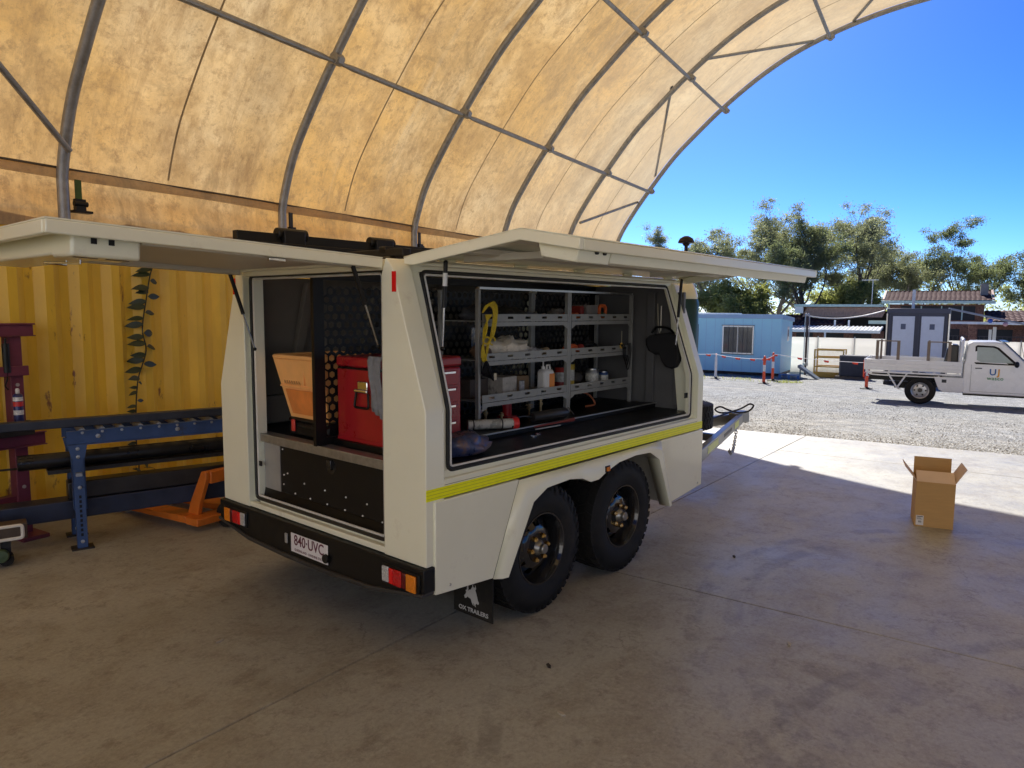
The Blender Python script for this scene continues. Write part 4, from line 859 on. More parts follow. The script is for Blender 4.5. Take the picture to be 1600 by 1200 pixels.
# yellow rope hung on the first post
yr = MB(); rr = random.Random(2); ropem = mat('rope_yellow', (0.72, 0.52, 0.02), 0.5, var=.15, vs=60, bump=.6, bs=300)
for k in range(6):
    a = .012 * k; pts = [(.012, 0, -.02), (.03 + a * .6, -.02 - .004 * k, .03 + .004 * k), (.085 + .008 * k, -.025, .0), (.085 + .004 * k, -.02, -.10 - .01 * k), (.05 - .004 * k, -.02 - .005 * (k % 3), -.22), (.03, -.015, -.30 - .006 * k), (.005 + .008 * k, -.01, -.33), (-.015 + .004 * k, -.02, -.25), (.03, -.025 + .006 * k, -.12), (.02 + a, -.02, -.03)]
    yr.tube(smooth_path(pts), .0045, n=6)
yr.tube([(.02 + .035 * math.cos(t_ * .7), -.03, -.195 + .022 * math.sin(t_ * .7)) for t_ in range(28)], .006, n=6); yr.tube([(.075 + .025 * math.cos(t_ * .6), -.03, -.2 + .025 * math.sin(t_ * .6)) for t_ in range(9)], .006, n=6)
tag(yr.build('yellow_rope', ropem, m=T_(.975, .592, 1.80)), 'coiled yellow rope hanging on the first shelf post', 'rope')
cl = MB()
for k in range(7): cl.tube([(.035 * math.cos(t_ * .5 + k), -.012 * k * .4, -.05 + .06 * math.sin(t_ * .5 + k * .7) * (.6 + .08 * k)) for t_ in range(14)], .006, n=6)
co = cl.build('black_cable', black_p, m=T_(1.02, .585, 1.46)); tag(co, 'bundle of black cable with a pale tag hanging under the yellow rope', 'cable')
MB().box(.04, .066, -.03, -.026, -.115, -.07).build('tag', mat('tag_cream', (0.65, 0.58, 0.42), 0.7), co, bevel=.002)
crumple('paper_sack', mat('sack_paper', (0.78, 0.70, 0.58), 0.8, var=.18, vs=20, bump=.5, bs=60, col2=(.35, .26, .2), c2lo=.62, c2hi=.7, c2s=18), T_(1.36, .74, Z2 - .012), .24, .11, .075, 3, .34, 'crumpled cream sack lying on the middle shelf', 'sack')
crumple('brown_bag', mat('bag_brown', (0.16, 0.09, 0.05), 0.6, var=.3, vs=20), T_(1.14, .74, Z2 - .01), .07, .08, .05, 9, .3, 'dark brown bag beside the cream sack on the middle shelf', 'bag')
crumple('clear_packet', mat('packet', (0.35, 0.35, 0.37), 0.25, var=.4, vs=40), T_(1.63, .70, Z2 - .01), .10, .06, .03, 12, .5, 'shiny grey packet at the right of the middle shelf', 'packet')
tag(MB().box(0, .13, 0, .012, 0, .13).build('photo_card', mat('card_blue', (0.07, 0.13, 0.26), 0.4, var=.2, vs=20, col2=(0.78, 0.70, 0.55), c2lo=.45, c2hi=.55, c2s=9), m=T_(1.22, .90, 1.545)), 'blue and white printed card on the panel above the sack', 'card')
# bottom shelf: sanitiser bottle, boxes, papers
sb = empty('sanitiser_bottle', T_(1.74, .66, z0 + .012), 'white pump bottle with an orange label on the bottom shelf', 'bottle')
wp = mat('white_plastic', (0.66, 0.66, 0.64), 0.35, var=.05)
MB().prism([(-.06, 0), (.06, 0), (.06, .135), (.045, .155), (.01, .155), (-.03, .16), (-.06, .14)], 'y', -.035, .035).build('bottle_body', wp, sb, bevel=.012, fix=True)
MB().box(-.0, .0605, -.0372, -.0352, .015, .125).build('label', mat('label_orange', (0.80, 0.26, 0.03), 0.45, var=.1), sb); MB().tube([(.01, 0, .15), (.012, 0, .185), (.045, 0, .185), (.052, 0, .15)], .008, n=6).build('carry_handle', wp, sb)
MB().cyl((-.03, 0, .158), (-.03, 0, .178), .014).cyl((-.03, 0, .178), (-.03, 0, .215), .005).box(-.06, -.018, -.009, .009, .214, .226).build('pump', wp, sb)
def carton(name, m, sx, sy, sz, mt, label): 
    e = MB().box(0, sx, 0, sy, 0, sz).build(name, mt, m=m, bevel=.004); return tag(e, label, 'box')
carton('pale_carton', T_(1.29, .68, z0 + .001, 6), .17, .18, .135, mat('carton_pale', (0.46, 0.43, 0.38), 0.7, var=.25, vs=18, col2=(.2, .18, .16), c2lo=.55, c2hi=.65, c2s=14), 'worn pale carton with smudged print on the bottom shelf')
carton('brown_carton', T_(1.49, .78, z0 + .001, -4), .19, .13, .12, mat('carton_brown', (0.24, 0.16, 0.09), 0.75, var=.15), 'brown carton behind the pump bottle on the bottom shelf')
carton('dark_carton', T_(1.05, .76, z0 + .001, 3), .19, .15, .13, mat('carton_dark', (0.07, 0.055, 0.045), 0.7, var=.2), 'dark carton at the left of the bottom shelf')
crumple('shop_cloth', mat('cloth_pink', (0.55, 0.42, 0.34), 0.9, var=.2, vs=30), T_(1.12, .66, z0 - .004), .07, .035, .02, 4, .5, 'crumpled pale cloth near the first post on the bottom shelf', 'cloth')
for i, (x_, a, lb_) in enumerate(((1.47, 12, 'grey packet standing beside the pale carton'), (1.53, 30, 'small silver packet lying by the brown carton'))):
    tag(MB().box(0, .05, 0, .02, 0, .10 if i == 0 else .035).build('small_packet', mat('packet', (1, 1, 1)), m=T_(x_, .665, z0 + .001, a), bevel=.004), lb_, 'packet')
# top shelf: dark hoses and bag; right bay: straps, orange box
crumple('black_bag', mat('bag_black', (0.03, 0.028, 0.026), 0.35, var=.3, vs=16), T_(1.42, .78, Z3 - .01), .23, .09, .05, 21, .3, 'black bag lying along the top shelf above the sack', 'bag')
crumple('dark_jacket', mat('jacket', (0.022, 0.022, 0.024), 0.8), T_(1.2, .82, Z3 - .01), .12, .09, .06, 31, .3, 'folded dark cloth at the left of the top shelf', 'cloth')
tag(MB().tube([(0, 0, .012), (.06, .01, .016), (.11, -.004, .03)], .012, n=8).build('rag_end', mat('rag_tan', (0.38, 0.26, 0.18), 0.8), m=T_(1.66, .70, Z3)), 'short tan handle at the right of the top shelf', 'handle')
strapm = mat('strap_orange', (0.70, 0.13, 0.025), 0.6, var=.2, vs=20)
def coil(name, m, label, n=5, r=.09, mt=None):
    q = MB()
    for k in range(n): q.tube([(r * (1 - .06 * k) * math.cos(t_ * .42 + k), r * .6 * (1 - .06 * k) * math.sin(t_ * .42 + k), .008 + .007 * k + .004 * math.sin(t_ * 1.3 + k)) for t_ in range(15)], .007, n=6)
    return tag(q.build(name, mt or strapm, m=m), label, 'strap')
coil('orange_strap', T_(2.10, .70, Z3), 'flat coil of orange strap on the top right shelf'); coil('orange_strap', T_(2.10, .70, Z2 - .002), 'coil of orange strap on the middle right shelf', 7)
ob = empty('orange_box', T_(2.34, .72, Z3 - .004), 'orange and grey box on the top right shelf', 'box')
MB().box(0, .16, 0, .14, 0, .11).build('box_body', mat('box_grey', (0.22, 0.20, 0.18), 0.6), ob, bevel=.005); MB().tube(ring_path([(.17, -.005, .005), (.26, -.005, .005), (.26, -.005, .105), (.17, -.005, .105)], r=.03), .014, n=8, closed=True).build('handle_loop', strapm, ob); MB().box(-.05, -.002, .02, .12, 0, .10).build('side_panel', mat('dull_red', (0.30, 0.03, 0.02), 0.5), ob, bevel=.01)
tg = empty('yellow_tag', T_(2.66, .59, 1.485), 'small yellow round tag hanging at the right of the shelves', 'tag')
MB().lathe([(0, -.004), (.022, -.004), (.026, 0), (.022, .004), (0, .004)], o=(0, 0, .03), d=(0, 1, 0), n=16).build('tag_disc', mat('tag_yellow', (0.75, 0.45, 0.06), 0.4), tg); MB().cyl((0, 0, .055), (0, 0, .15), .002, n=5).build('tag_cord', mat('cord_pale', (0.5, 0.45, 0.3), 0.8), tg); MB().box(-.008, .008, -.007, -.004, .018, .04).build('tag_print', black_p, tg)
# clamps under the bottom shelf
cm = mat('clamp_brass', (0.40, 0.30, 0.16), 0.35, 0.9, var=.3, vs=20)
for i, (x_, a) in enumerate(((1.08, 0), (1.16, 30), (1.60, -20), (1.76, 10), (1.30, 60))):
    q = MB(); h_ = (.13, .10, .09, .11, .06)[i]; q.cyl((0, 0, 0), (0, 0, h_), .009, n=8).cyl((0, 0, h_ * .6), (0, 0, h_ * .75), .018, n=10).cyl((-.03, 0, h_ * .9), (.03, 0, h_ * .9), .005, n=6); q.cyl((0, 0, 0), (0, 0, .012), .022, n=10)
    tag(q.build('fitting', chrome if i == 0 else cm, m=T_(x_, .70 + .02 * (i % 2), 1.037, a)), ['tall shiny fitting nearest the first post on the trailer floor', 'second dull fitting beside the tall shiny one', 'brass fitting behind the grease gun', 'fitting with collar near the middle shelf post', 'short fitting at the middle of the floor under the shelves'][i], 'fitting')
tag(MB().tube(smooth_path([(0, 0, .02), (.12, .03, .05), (.3, .0, .06), (.42, -.03, .03)]), .011, n=8).build('black_hose', black_p, m=T_(1.25, .82, 1.037)), 'black hose lying under the bottom shelf', 'hose')
oh = MB().tube(smooth_path([(0, 0, .008), (.02, .02, .09), (.14, .05, .12), (.28, .02, .10), (.36, 0, .015), (.2, -.02, .01)]), .007, n=8); tag(oh.build('orange_hose', mat('hose_orange', (0.40, 0.12, 0.05), 0.6), m=T_(2.06, .68, 1.036)), 'loop of thin orange hose on the floor under the right bay', 'hose')
# tube with red cap, grease gun, blue plastic bag in front
gt = empty('grease_tube', T_(.86, .60, 1.07, -32), 'grey cartridge tube with a bright red end cap on the trailer floor', 'tube')
MB().cyl((0, 0, 0), (.30, 0, 0), .032, n=20).build('tube_body', mat('tube_grey', (0.34, 0.33, 0.28), 0.5, var=.2, vs=25, col2=(.6, .58, .5), c2lo=.5, c2hi=.55, c2s=12), gt); MB().lathe([(0, .301), (.036, .301), (.039, .31), (.039, .335), (.030, .34), (0, .337)], d=(1, 0, 0), n=20).build('red_cap', mat('cap_red', (0.72, 0.03, 0.03), 0.35), gt); MB().cyl((.03, 0, 0), (.038, 0, 0), .0335, n=20).cyl((.22, 0, 0), (.228, 0, 0), .0335, n=20).build('tube_band', black_p, gt)
gg = empty('grease_gun', T_(1.28, .46, 1.072, -6), 'black grease gun with a dark red handle lying on the floor edge', 'grease gun')
MB().lathe([(0, 0), (.03, .004), (.036, .02), (.036, .33), (.030, .34), (0, .342)], d=(1, 0, 0), o=(.05, 0, .012), n=20).build('barrel', mat('gun_black', (0.035, 0.033, 0.032), 0.35, 0.4), gg)
MB().tube(smooth_path([(.05, 0, .012), (-.08, -.02, .03), (-.17, -.05, -.005), (-.19, -.07, -.05)]), .006, n=6).build('nozzle_hose', black_p, gg); MB().tube([(.0, -.07, -.04), (.22, -.07, -.035), (.40, -.065, -.03)], [.006, .007, .014], n=8).build('handle', mat('handle_red', (0.22, 0.035, 0.03), 0.4), gg); MB().tube([(.37, 0, .012), (.40, -.01, .05), (.42, -.05, .0)], .004, n=6).build('follower_rod', steel_d, gg); MB().cyl((.0, -.085, -.055), (.24, -.085, -.052), .005, n=6).build('extension_rod', mat('rod_pale', (0.5, 0.47, 0.4), 0.4, .5), gg)
crumple('plastic_bag', mat('bag_blue', (0.05, 0.07, 0.16), 0.3, var=.5, vs=14, col2=(0.20, 0.12, 0.09), c2lo=.48, c2hi=.6, c2s=9), T_(.42, .22, 1.003), .19, .13, .065, 14, .35, 'crumpled blue and brown plastic bag at the corner of the side opening', 'bag')
for i, (x_, y_) in enumerate(((1.12, .27), (1.2, .30))): tag(MB().lathe([(0, 0), (.02, 0), (.02, .004), (0, .004)], n=14).build('washer', chrome, m=T_(x_, y_, 1.0035)), ['small steel disc on the black trailer floor, nearer the bag', 'small steel disc on the black trailer floor, nearer the grease gun'][i], 'washer')
# black hat hanging on the front inside wall
ht = empty('black_hat', T_(2.85, .34, 1.30), 'black broad-brimmed hat hanging on the inner front wall', 'hat')
q = MB(); poly = [(-.13, .02), (-.10, -.03), (-.04, -.06), (0, -.05), (.02, -.10), (.06, -.15), (.12, -.165), (.17, -.15), (.195, -.10), (.20, .0), (.19, .07), (.165, .11), (.10, .13), (.0, .12), (-.10, .10), (-.14, .07)]
q = MB().prism([(-a * .95, b + .2) for a, b in poly], 'x', -.03, .03); q.build('hat_body', mat('hat_black', (0.012, 0.012, 0.014), 0.8, bump=.2), ht, bevel=.028, seg=3, fix=True)
MB().tube(smooth_path([(0, .08, .32), (0, .05, .36), (0, -.01, .37), (0, -.08, .355), (0, -.12, .32)]), .010, n=8).build('hat_strap', black_p, ht)
hk = empty('wall_hook', T_(2.868, .35, 1.64), 'small hook and cord on the inner front wall above the hat', 'hook'); MB().tube([(0, 0, .2), (0, 0, 0), (-.02, 0, -.015), (-.035, 0, .01)], .005, n=6).build('hook', mat('rod_pale', (1, 1, 1)), hk); MB().tube([(-.005, .03, .22), (-.005, .02, .02), (-.01, .0, -.02)], .003, n=5).build('cord', mat('tag_cream', (1, 1, 1)), hk)

# more gear on the shelves
def tin(nm, x, y, z, r, h, mt, lidm, label, cat):
    e = empty(nm, T_(x, y, z), label, cat); MB().lathe([(0, 0), (r, 0), (r, .004), (r * .97, .008), (r * .97, h - .008), (r, h - .004), (r, h), (0, h)], n=20).build('can_body', mt, e); MB().lathe([(0, h + .0005), (r * .8, h + .0005), (r * .8, h + .006), (0, h + .006)], n=20).build('lid', lidm, e); MB().lathe([(r * .985, h * .25), (r * .985, h * .75)], n=20).build('label', mat('label_' + nm, (0.5, 0.5, 0.46), 0.5, var=.4, vs=50), e)
tin('paint_tin', 2.46, .74, z0 + .001, .055, .12, galv, alu, 'round steel tin on the bottom right shelf', 'tin'); tin('small_tin', 2.60, .72, z0 + .001, .04, .09, mat('tin_blue', (0.03, 0.07, 0.2), .4), alu, 'small blue tin right of the steel tin on the bottom right shelf', 'tin')
tin('oil_can', 2.14, .82, z0 + .001, .05, .15, mat('oil_red', (0.35, 0.03, 0.02), .35), black_p, 'dark red can at the left of the bottom right shelf', 'can'); tin('lube_can', 2.24, .80, z0 + .001, .035, .17, mat('lube_yellow', (0.5, 0.36, 0.03), .35), black_p, 'slim yellow can beside the dark red can', 'can')
coil('black_coil', T_(2.42, .74, Z2 - .002), 'coil of black hose on the middle right shelf', 7, .10, black_p); coil('grey_coil', T_(1.72, .80, Z3 - .002), 'coil of grey cable at the back of the top shelf', 6, .09, mat('cable_grey', (0.18, 0.18, 0.18), .6))
crumple('work_gloves', mat('glove_tan', (0.46, 0.33, 0.2), .9, var=.2, vs=30), T_(1.76, .70, Z2 - .01), .055, .05, .028, 41, .5, 'crumpled tan work gloves at the right of the middle shelf', 'gloves')
crumple('green_cloth', mat('cloth_green', (0.08, 0.16, 0.1), .9), T_(2.62, .76, Z3 - .01), .07, .06, .035, 51, .4, 'dark green cloth at the right end of the top right shelf', 'cloth')
crumple('red_pouch', mat('pouch_red', (0.4, 0.05, 0.04), .7), T_(2.26, .72, Z2 - .01), .05, .05, .03, 61, .4, 'small red pouch beside the orange strap on the middle right shelf', 'pouch')
cn = empty('spanner_row', T_(.66, .96, 1.66), 'row of spanners hanging on the perforated panel behind the toolbox', 'spanners')
for k in range(6): MB().prism([(-.012, .03), (.012, .03), (.006, .01), (.006, -.10 - .012 * k), (.012, -.12 - .012 * k), (-.012, -.12 - .012 * k), (-.006, -.10 - .012 * k), (-.006, .01)], 'y', 0, .006).build('spanner', chrome, cn, m=TR(.045 * k, 0, 0), fix=True)
jk = empty('bottle_jack', T_(1.45, .78, 1.037), 'small red bottle jack under the bottom shelf', 'jack'); MB().box(-.05, .05, -.05, .05, 0, .012).build('base', red_p, jk); MB().lathe([(0, .0125), (.035, .0125), (.035, .11), (.02, .12), (0, .12)], n=18).build('cylinder', red_p, jk); MB().cyl((0, 0, .12), (0, 0, .145), .012).build('ram', chrome, jk)

for i, (x_, y_, z_, rx, c_, lb_) in enumerate(((1.08, .80, Z3 - .01, .06, (.05, .05, .055), 'small dark bundle at the far left of the top shelf'), (2.52, .84, Z2 - .01, .09, (.03, .03, .035), 'black bundle at the back of the middle right shelf'), (1.52, .84, Z2 - .01, .10, (.12, .10, .09), 'dark grey bundle behind the cream sack'), (2.36, .86, z0, .08, (.05, .045, .04), 'dark bundle behind the tins on the bottom right shelf'), (2.04, .82, Z3 - .01, .06, (.2, .18, .15), 'pale grey bundle behind the orange strap on the top right shelf'))):
    crumple('gear_bundle', mat('bundle_%d' % i, c_, .7, var=.4, vs=30), T_(x_, y_, z_), rx, .06, .045, 70 + i, .45, lb_, 'bundle')
lead = MB()
for k in range(3): lead.tube(smooth_path([(0 + .02 * k, 0, .03), (.03 + .02 * k, -.02, .0), (.05 + .02 * k, -.022, -.09 - .03 * k), (.09 + .02 * k, -.02, -.12 - .03 * k), (.12 + .02 * k, -.02, -.05), (.13 + .02 * k, -.01, .03)]), .004, n=6)
tag(lead.build('hanging_lead', black_p, m=T_(2.62, .594, Z2 + .02)), 'black lead looped over the lip of the middle right shelf', 'cable')
# ------------------------------------------------------------------ left side: conveyor, steel stock, press, pallet jack, vine
FK = FS @ TR(2.74, 5.47, 0) @ Matrix.Rotation(math.atan2(-.381, .925), 4, 'Z')      # x along the conveyor, y towards the container
cv = empty('roller_conveyor', FK, 'blue steel roller conveyor on adjustable legs beside the yellow container', 'conveyor')
def chan_rail(y0, sg):
    q = MB(); q.box(0, 3.0, y0, y0 + .006, .785, .892); q.box(0, 3.0, min(y0, y0 + sg * .035), max(y0, y0 + sg * .035) , .886, .8925); q.box(0, 3.0, min(y0 , y0 + sg * .035), max(y0, y0 + sg * .035), .785, .791); return q
chan_rail(-.03, -1).build('side_rail', blue_p, cv); chan_rail(.40, 1).build('side_rail', blue_p, cv)
roll = MB().cyl((0, -.02, 0), (0, .395, 0), .025, n=14).mesh('roller', galv)
for k in range(22): inst(roll, 'roller', cv, TR(.10 + .13 * k, 0, .878))
bolt = MB().lathe([(0, 0), (.011, 0), (.011, .007), (0, .009)], d=(0, -1, 0), n=6).mesh('bolt', galv)
for k in range(22): inst(bolt, 'bolt', cv, TR(.10 + .13 * k, -.031, .872))
for k in range(6): inst(bolt, 'bolt', cv, TR(.2 + .55 * k, -.031, .84) @ Matrix.Scale(1.6, 4))
for xx in (0.02, 1.45, 2.75):
    for yy in (-.055, .345):
        lg = MB().box(xx, xx + .085, yy, yy + .01, .30, .79).box(xx, xx + .01, yy, yy + .07, .30, .79).box(xx + .075, xx + .085, yy, yy + .07, .30, .79).build('leg', blue_p, cv)
        MB().box(xx + .008, xx + .077, yy - .006, yy + .05, .01, .47).build('leg_foot', blue_p, lg, bevel=.003); MB().box(xx - .03, xx + .115, yy - .03, yy + .09, .0, .01).build('foot_plate', steel_d, lg)
        for k in range(9): MB().box(xx + .034, xx + .05, yy - .0075, yy - .0058, .10 + .036 * k, .122 + .036 * k).build('adjustment_slot', black_p, lg)
        for z_ in (.76, .70, .47, .06): inst(bolt, 'bolt', lg, TR(xx + .042, yy - .0005 if z_ > .5 else yy - .006, z_) @ Matrix.Scale(1.3, 4))
        MB().prism([(xx - .02, .79), (xx + .105, .79), (xx + .085, .69), (xx, .69)], 'y', yy - .008, yy - .002).build('gusset', blue_p, lg, fix=True)
    MB().box(xx + .02, xx + .06, -.045, .345, .30, .34).build('leg_brace', blue_p, cv)
    MB().box(xx + .02, xx + .06, -.10, .345, .56, .585).build('rest_bar', galv, cv)
def stock(name, q, mt, label, cat, m=FK, bevel=0): return tag(q.build(name, mt, m=m, bevel=bevel), label, cat)
stock('steel_beam', MB().box(-1.6, 2.7, .06, .14, .905, .97), mat('beam_blue_black', (0.03, 0.035, 0.05), 0.45, .2, var=.3), 'long dark square tube lying on top of the conveyor rollers', 'steel beam', bevel=.006)
pb = MB(); pb.lathe([(.058, -.30), (.058, 2.6), (.050, 2.6), (.050, -.30)], o=(0, .20, .645), d=(1, 0, 0), n=24, closed=True); stock('black_pipe', pb, mat('pipe_black', (0.018, 0.018, 0.019), 0.3, .2, var=.3), 'thick black pipe under the conveyor rollers', 'pipe')
stock('flat_bar', MB().box(-.12, 2.4, .10, .30, .556, .585), steel_d, 'dark flat bar under the thick black pipe', 'steel bar')
stock('thin_rod', MB().cyl((-1.2, .26, .60), (.3, .26, .596), .008, n=8), steel_d, 'thin steel rod poking out left of the black pipe', 'rod')
stock('square_tube', MB().box(.0, 2.6, .12, .27, .345, .475), mat('tube_brown_black', (0.028, 0.025, 0.024), 0.4, .2, var=.4, vs=5), 'black square tube stacked low on the conveyor legs', 'steel beam', bevel=.008)
stock('blue_beam', MB().box(-.55, 2.6, .1, .29, .20, .34), mat('beam_navy', (0.022, 0.03, 0.06), 0.45, .2, var=.3), 'lowest navy steel beam between the conveyor legs', 'steel beam', bevel=.006)
# clamp vice at the far left end of the low beam
vs_ = empty('beam_clamp', FS @ TR(2.28, 5.55, 0) @ RZ(-22), 'low steel trolley with a green knob at the left edge', 'trolley')
MB().box(-.25, .18, -.10, .02, .19, .30).build('trolley_frame', mat('frame_rust', (0.10, 0.07, 0.05), 0.6, .3, var=.3), vs_, bevel=.006); MB().tube(ring_path([(-.2, -.115, .20), (.15, -.115, .20), (.15, -.115, .29), (-.2, -.115, .29)], r=.02), .012, n=6, closed=True).build('pale_trim', mat('trim_pale', (1, 1, 1)), vs_)
MB().box(-.24, -.16, -.06, .0, .03, .19).box(.02, .08, -.06, .0, .03, .19).build('trolley_leg', steel_d, vs_); MB().lathe([(0, 0), (.04, .005), (.048, .02), (.048, .04), (.04, .055), (0, .06)], o=(.02, -.08, .09), d=(0, -1, 0), n=18).build('green_knob', mat('knob_green', (0.06, 0.10, 0.05), 0.5), vs_)
MB().cyl((-.2, -.07, .045), (-.2, .01, .045), .045, n=16).cyl((.05, -.07, .045), (.05, .01, .045), .045, n=16).build('castor', rubber, vs_)
# maroon shop press
ps = empty('shop_press', FS @ TR(2.80, 6.07, 0), 'maroon steel shop press frame at the left edge by the container', 'press')
for x0 in (-.05, -.85):
    c_ = MB().box(x0 - .09, x0, -.008, .0, .03, 1.57).box(x0 - .09, x0 - .08, 0, .10, .03, 1.57).box(x0 - .01, x0, 0, .10, .03, 1.57).build('post', purple_p, ps, bevel=.003); MB().box(x0 - .14, x0 + .05, -.16, .22, 0, .03).build('base_foot', purple_p, ps, bevel=.004)
    for k in range(6): inst(MB().lathe([(0, 0), (.014, 0), (.014, .004), (0, .005)], d=(0, -1, 0), n=14).mesh('pin_hole', mat('pin_pale', (0.35, 0.30, 0.28), 0.6)) if k == 0 and x0 == -.05 else bpy.data.meshes['pin_hole'], 'pin_hole', c_, TR(x0 - .045, -.0085, .2 + .2 * k))
MB().box(-1.0, .03, -.03, .0, 1.58, 1.66).box(-1.0, .04, -.045, .12, 1.66, 1.672).box(-1.0, .04, -.045, .12, 1.572, 1.58).build('head_beam', purple_p, ps, bevel=.003)
MB().box(-.98, -.02, -.035, -.009, 1.27, 1.345).build('guide_beam', purple_p, ps, bevel=.003); MB().box(-1.0, .07, -.03, -.009, .725, .815).box(-1.0, .07, -.06, -.009, .815, .823).box(-1.0, .07, -.06, -.009, .717, .725).build('bed_beam', purple_p, ps, bevel=.003)
MB().box(-.9, -.14, .02, .10, .25, .33).build('lower_beam', purple_p, ps); MB().cyl((-.17, -.03, 1.44), (-.17, -.03, 1.56), .008, n=8).cyl((-.17, -.03, 1.30), (-.17, -.03, 1.52), .025, n=14).tube([(-.17, -.03, 1.30), (-.17, -.03, 1.25), (-.19, -.03, 1.20), (-.17, -.03, 1.17)], .006, n=6).build('return_spring', black_p, ps)
MB().box(-.32, -.06, -.16, -.07, .824, .93).build('press_block', steel_d, ps, bevel=.006)
sp = empty('spray_can', FS @ TR(2.66, 5.97, .932), 'blue and white aerosol can with red band standing on the press', 'spray can')
MB().lathe([(0, 0), (.033, 0), (.033, .19), (.028, .203), (.016, .212), (0, .212)], n=22).build('can_body', mat('can_blue', (0.02, 0.025, 0.11), 0.3, .2, var=.1), sp); MB().lathe([(.0335, .115), (.0335, .15)], n=22).build('red_band', mat('can_red', (0.55, 0.03, 0.03), 0.35), sp)
MB().lathe([(.0336, .05), (.0336, .085)], n=22).build('white_band', mat('can_white', (0.62, 0.62, 0.62), 0.35, var=.35, vs=60), sp); MB().lathe([(.0336, .155), (.0336, .185)], n=22).build('white_band', mat('can_white', (1, 1, 1)), sp); MB().lathe([(0, .2125), (.014, .2125), (.014, .24), (.009, .25), (0, .25)], n=16).build('can_cap', mat('can_white', (1, 1, 1)), sp)
# pallet jack
pj = empty('pallet_jack', FS @ TR(3.62, 5.16, 0) @ RZ(90), 'orange pallet jack behind the rear left corner of the trailer', 'pallet jack')   # x towards the wall
for y0 in (.0, -.38):
    MB().prism([(.0, .055), (0, .115), (.95, .085), (1.08, .06), (1.08, .045), (.95, .045)], 'y', y0, y0 + .16).build('fork', orange_p, pj, bevel=.006, fix=True); MB().cyl((.9, y0 + .04, .035), (.9, y0 + .12, .035), .035, n=14).build('load_roller', mat('roller_cream', (0.4, 0.35, 0.25), 0.6), pj)
MB().prism([(-.02, .05), (.12, .05), (.05, .22), (-.10, .48), (-.16, .48), (-.16, .42), (-.06, .2)], 'y', .03, .07).build('lift_plate', orange_p, pj, bevel=.006, fix=True); MB().prism([(-.02, .05), (.12, .05), (.05, .22), (-.10, .48), (-.16, .48), (-.16, .42), (-.06, .2)], 'y', -.30, -.26).build('lift_plate', orange_p, pj, bevel=.006, fix=True)
MB().box(-.16, .0, -.38, .16, .05, .11).build('cross_head', orange_p, pj, bevel=.006); MB().box(-.17, -.10, -.26, .03, .38, .48).build('cross_head', orange_p, pj, bevel=.006); MB().cyl((-.2, -.16, .1), (-.2, -.06, .1), .1, n=20).build('steer_wheel', rubber, pj); MB().tube([(-.18, -.11, .3), (-.3, -.11, 1.1)], .018, n=8).tube(ring_path([(-.3, -.2, 1.1), (-.3, -.02, 1.1), (-.33, -.02, 1.25), (-.33, -.2, 1.25)], r=.04), .012, n=6, closed=True).build('tow_handle', black_p, pj)
MB().cyl((.06, .025, .19), (.06, .02, .19), .018, n=12).build('pivot_pin', steel_d, pj)
# climbing vine on the container wall
vn = empty('climbing_vine', FS, 'dark green climbing vine with paired leaves growing up the yellow container', 'vine')
leafm = mat('vine_leaf', (0.018, 0.032, 0.012), 0.5, var=.3, vs=20)
st = smooth_path([(3.76, 6.31, .0), (3.78, 6.30, .35), (3.77, 6.31, .60), (3.78, 6.30, .9), (3.82, 6.31, 1.15), (3.90, 6.30, 1.4), (3.88, 6.31, 1.6), (3.93, 6.30, 1.9), (3.98, 6.31, 2.1), (4.02, 6.30, 2.25), (3.97, 6.28, 2.4)])
MB().tube(st, .006, n=6).build('stem', mat('vine_stem', (0.035, 0.03, 0.015), 0.7), vn)
lf = MB(); L_ = 9
for i in range(L_ + 1):
    u = i / L_; w = .032 * math.sin(math.pi * u ** .8); x_ = .15 * u; z_ = -.05 * u * u; lf.v += [(x_, -w, z_ + .006), (x_, 0, z_), (x_, w, z_ + .006)]
for i in range(L_): lf.f += [(3 * i, 3 * i + 1, 3 * i + 4, 3 * i + 3), (3 * i + 1, 3 * i + 2, 3 * i + 5, 3 * i + 4)]
lme = lf.mesh('leaf', leafm, 60); rr = random.Random(11)
for k in range(34):
    z_ = .55 + 1.75 * k / 34; p = min(st, key=lambda q: abs(q.z - z_)); small = .55 if z_ < 1.12 else 1.0
    sd = 180 if (k % 3 != 2) else 0
    inst(lme, 'leaf', vn, Matrix.Translation(p + Vector((0, -.012, 0))) @ RZ(sd + rr.uniform(-22, 22)) @ RX((70 if sd == 0 else -70) + rr.uniform(-22, 22)) @ RY(rr.uniform(-15, 18)) @ Matrix.Scale(small * rr.uniform(.85, 1.15), 4))
for k in range(26):
    z_ = .06 + .45 * k / 26; inst(lme, 'leaf', vn, TR(3.77 + rr.uniform(-.09, .09), 6.24 + rr.uniform(-.02, .05), z_) @ RZ(rr.uniform(0, 360)) @ RY(rr.uniform(-30, 40)) @ Matrix.Scale(rr.uniform(.4, .7), 4))
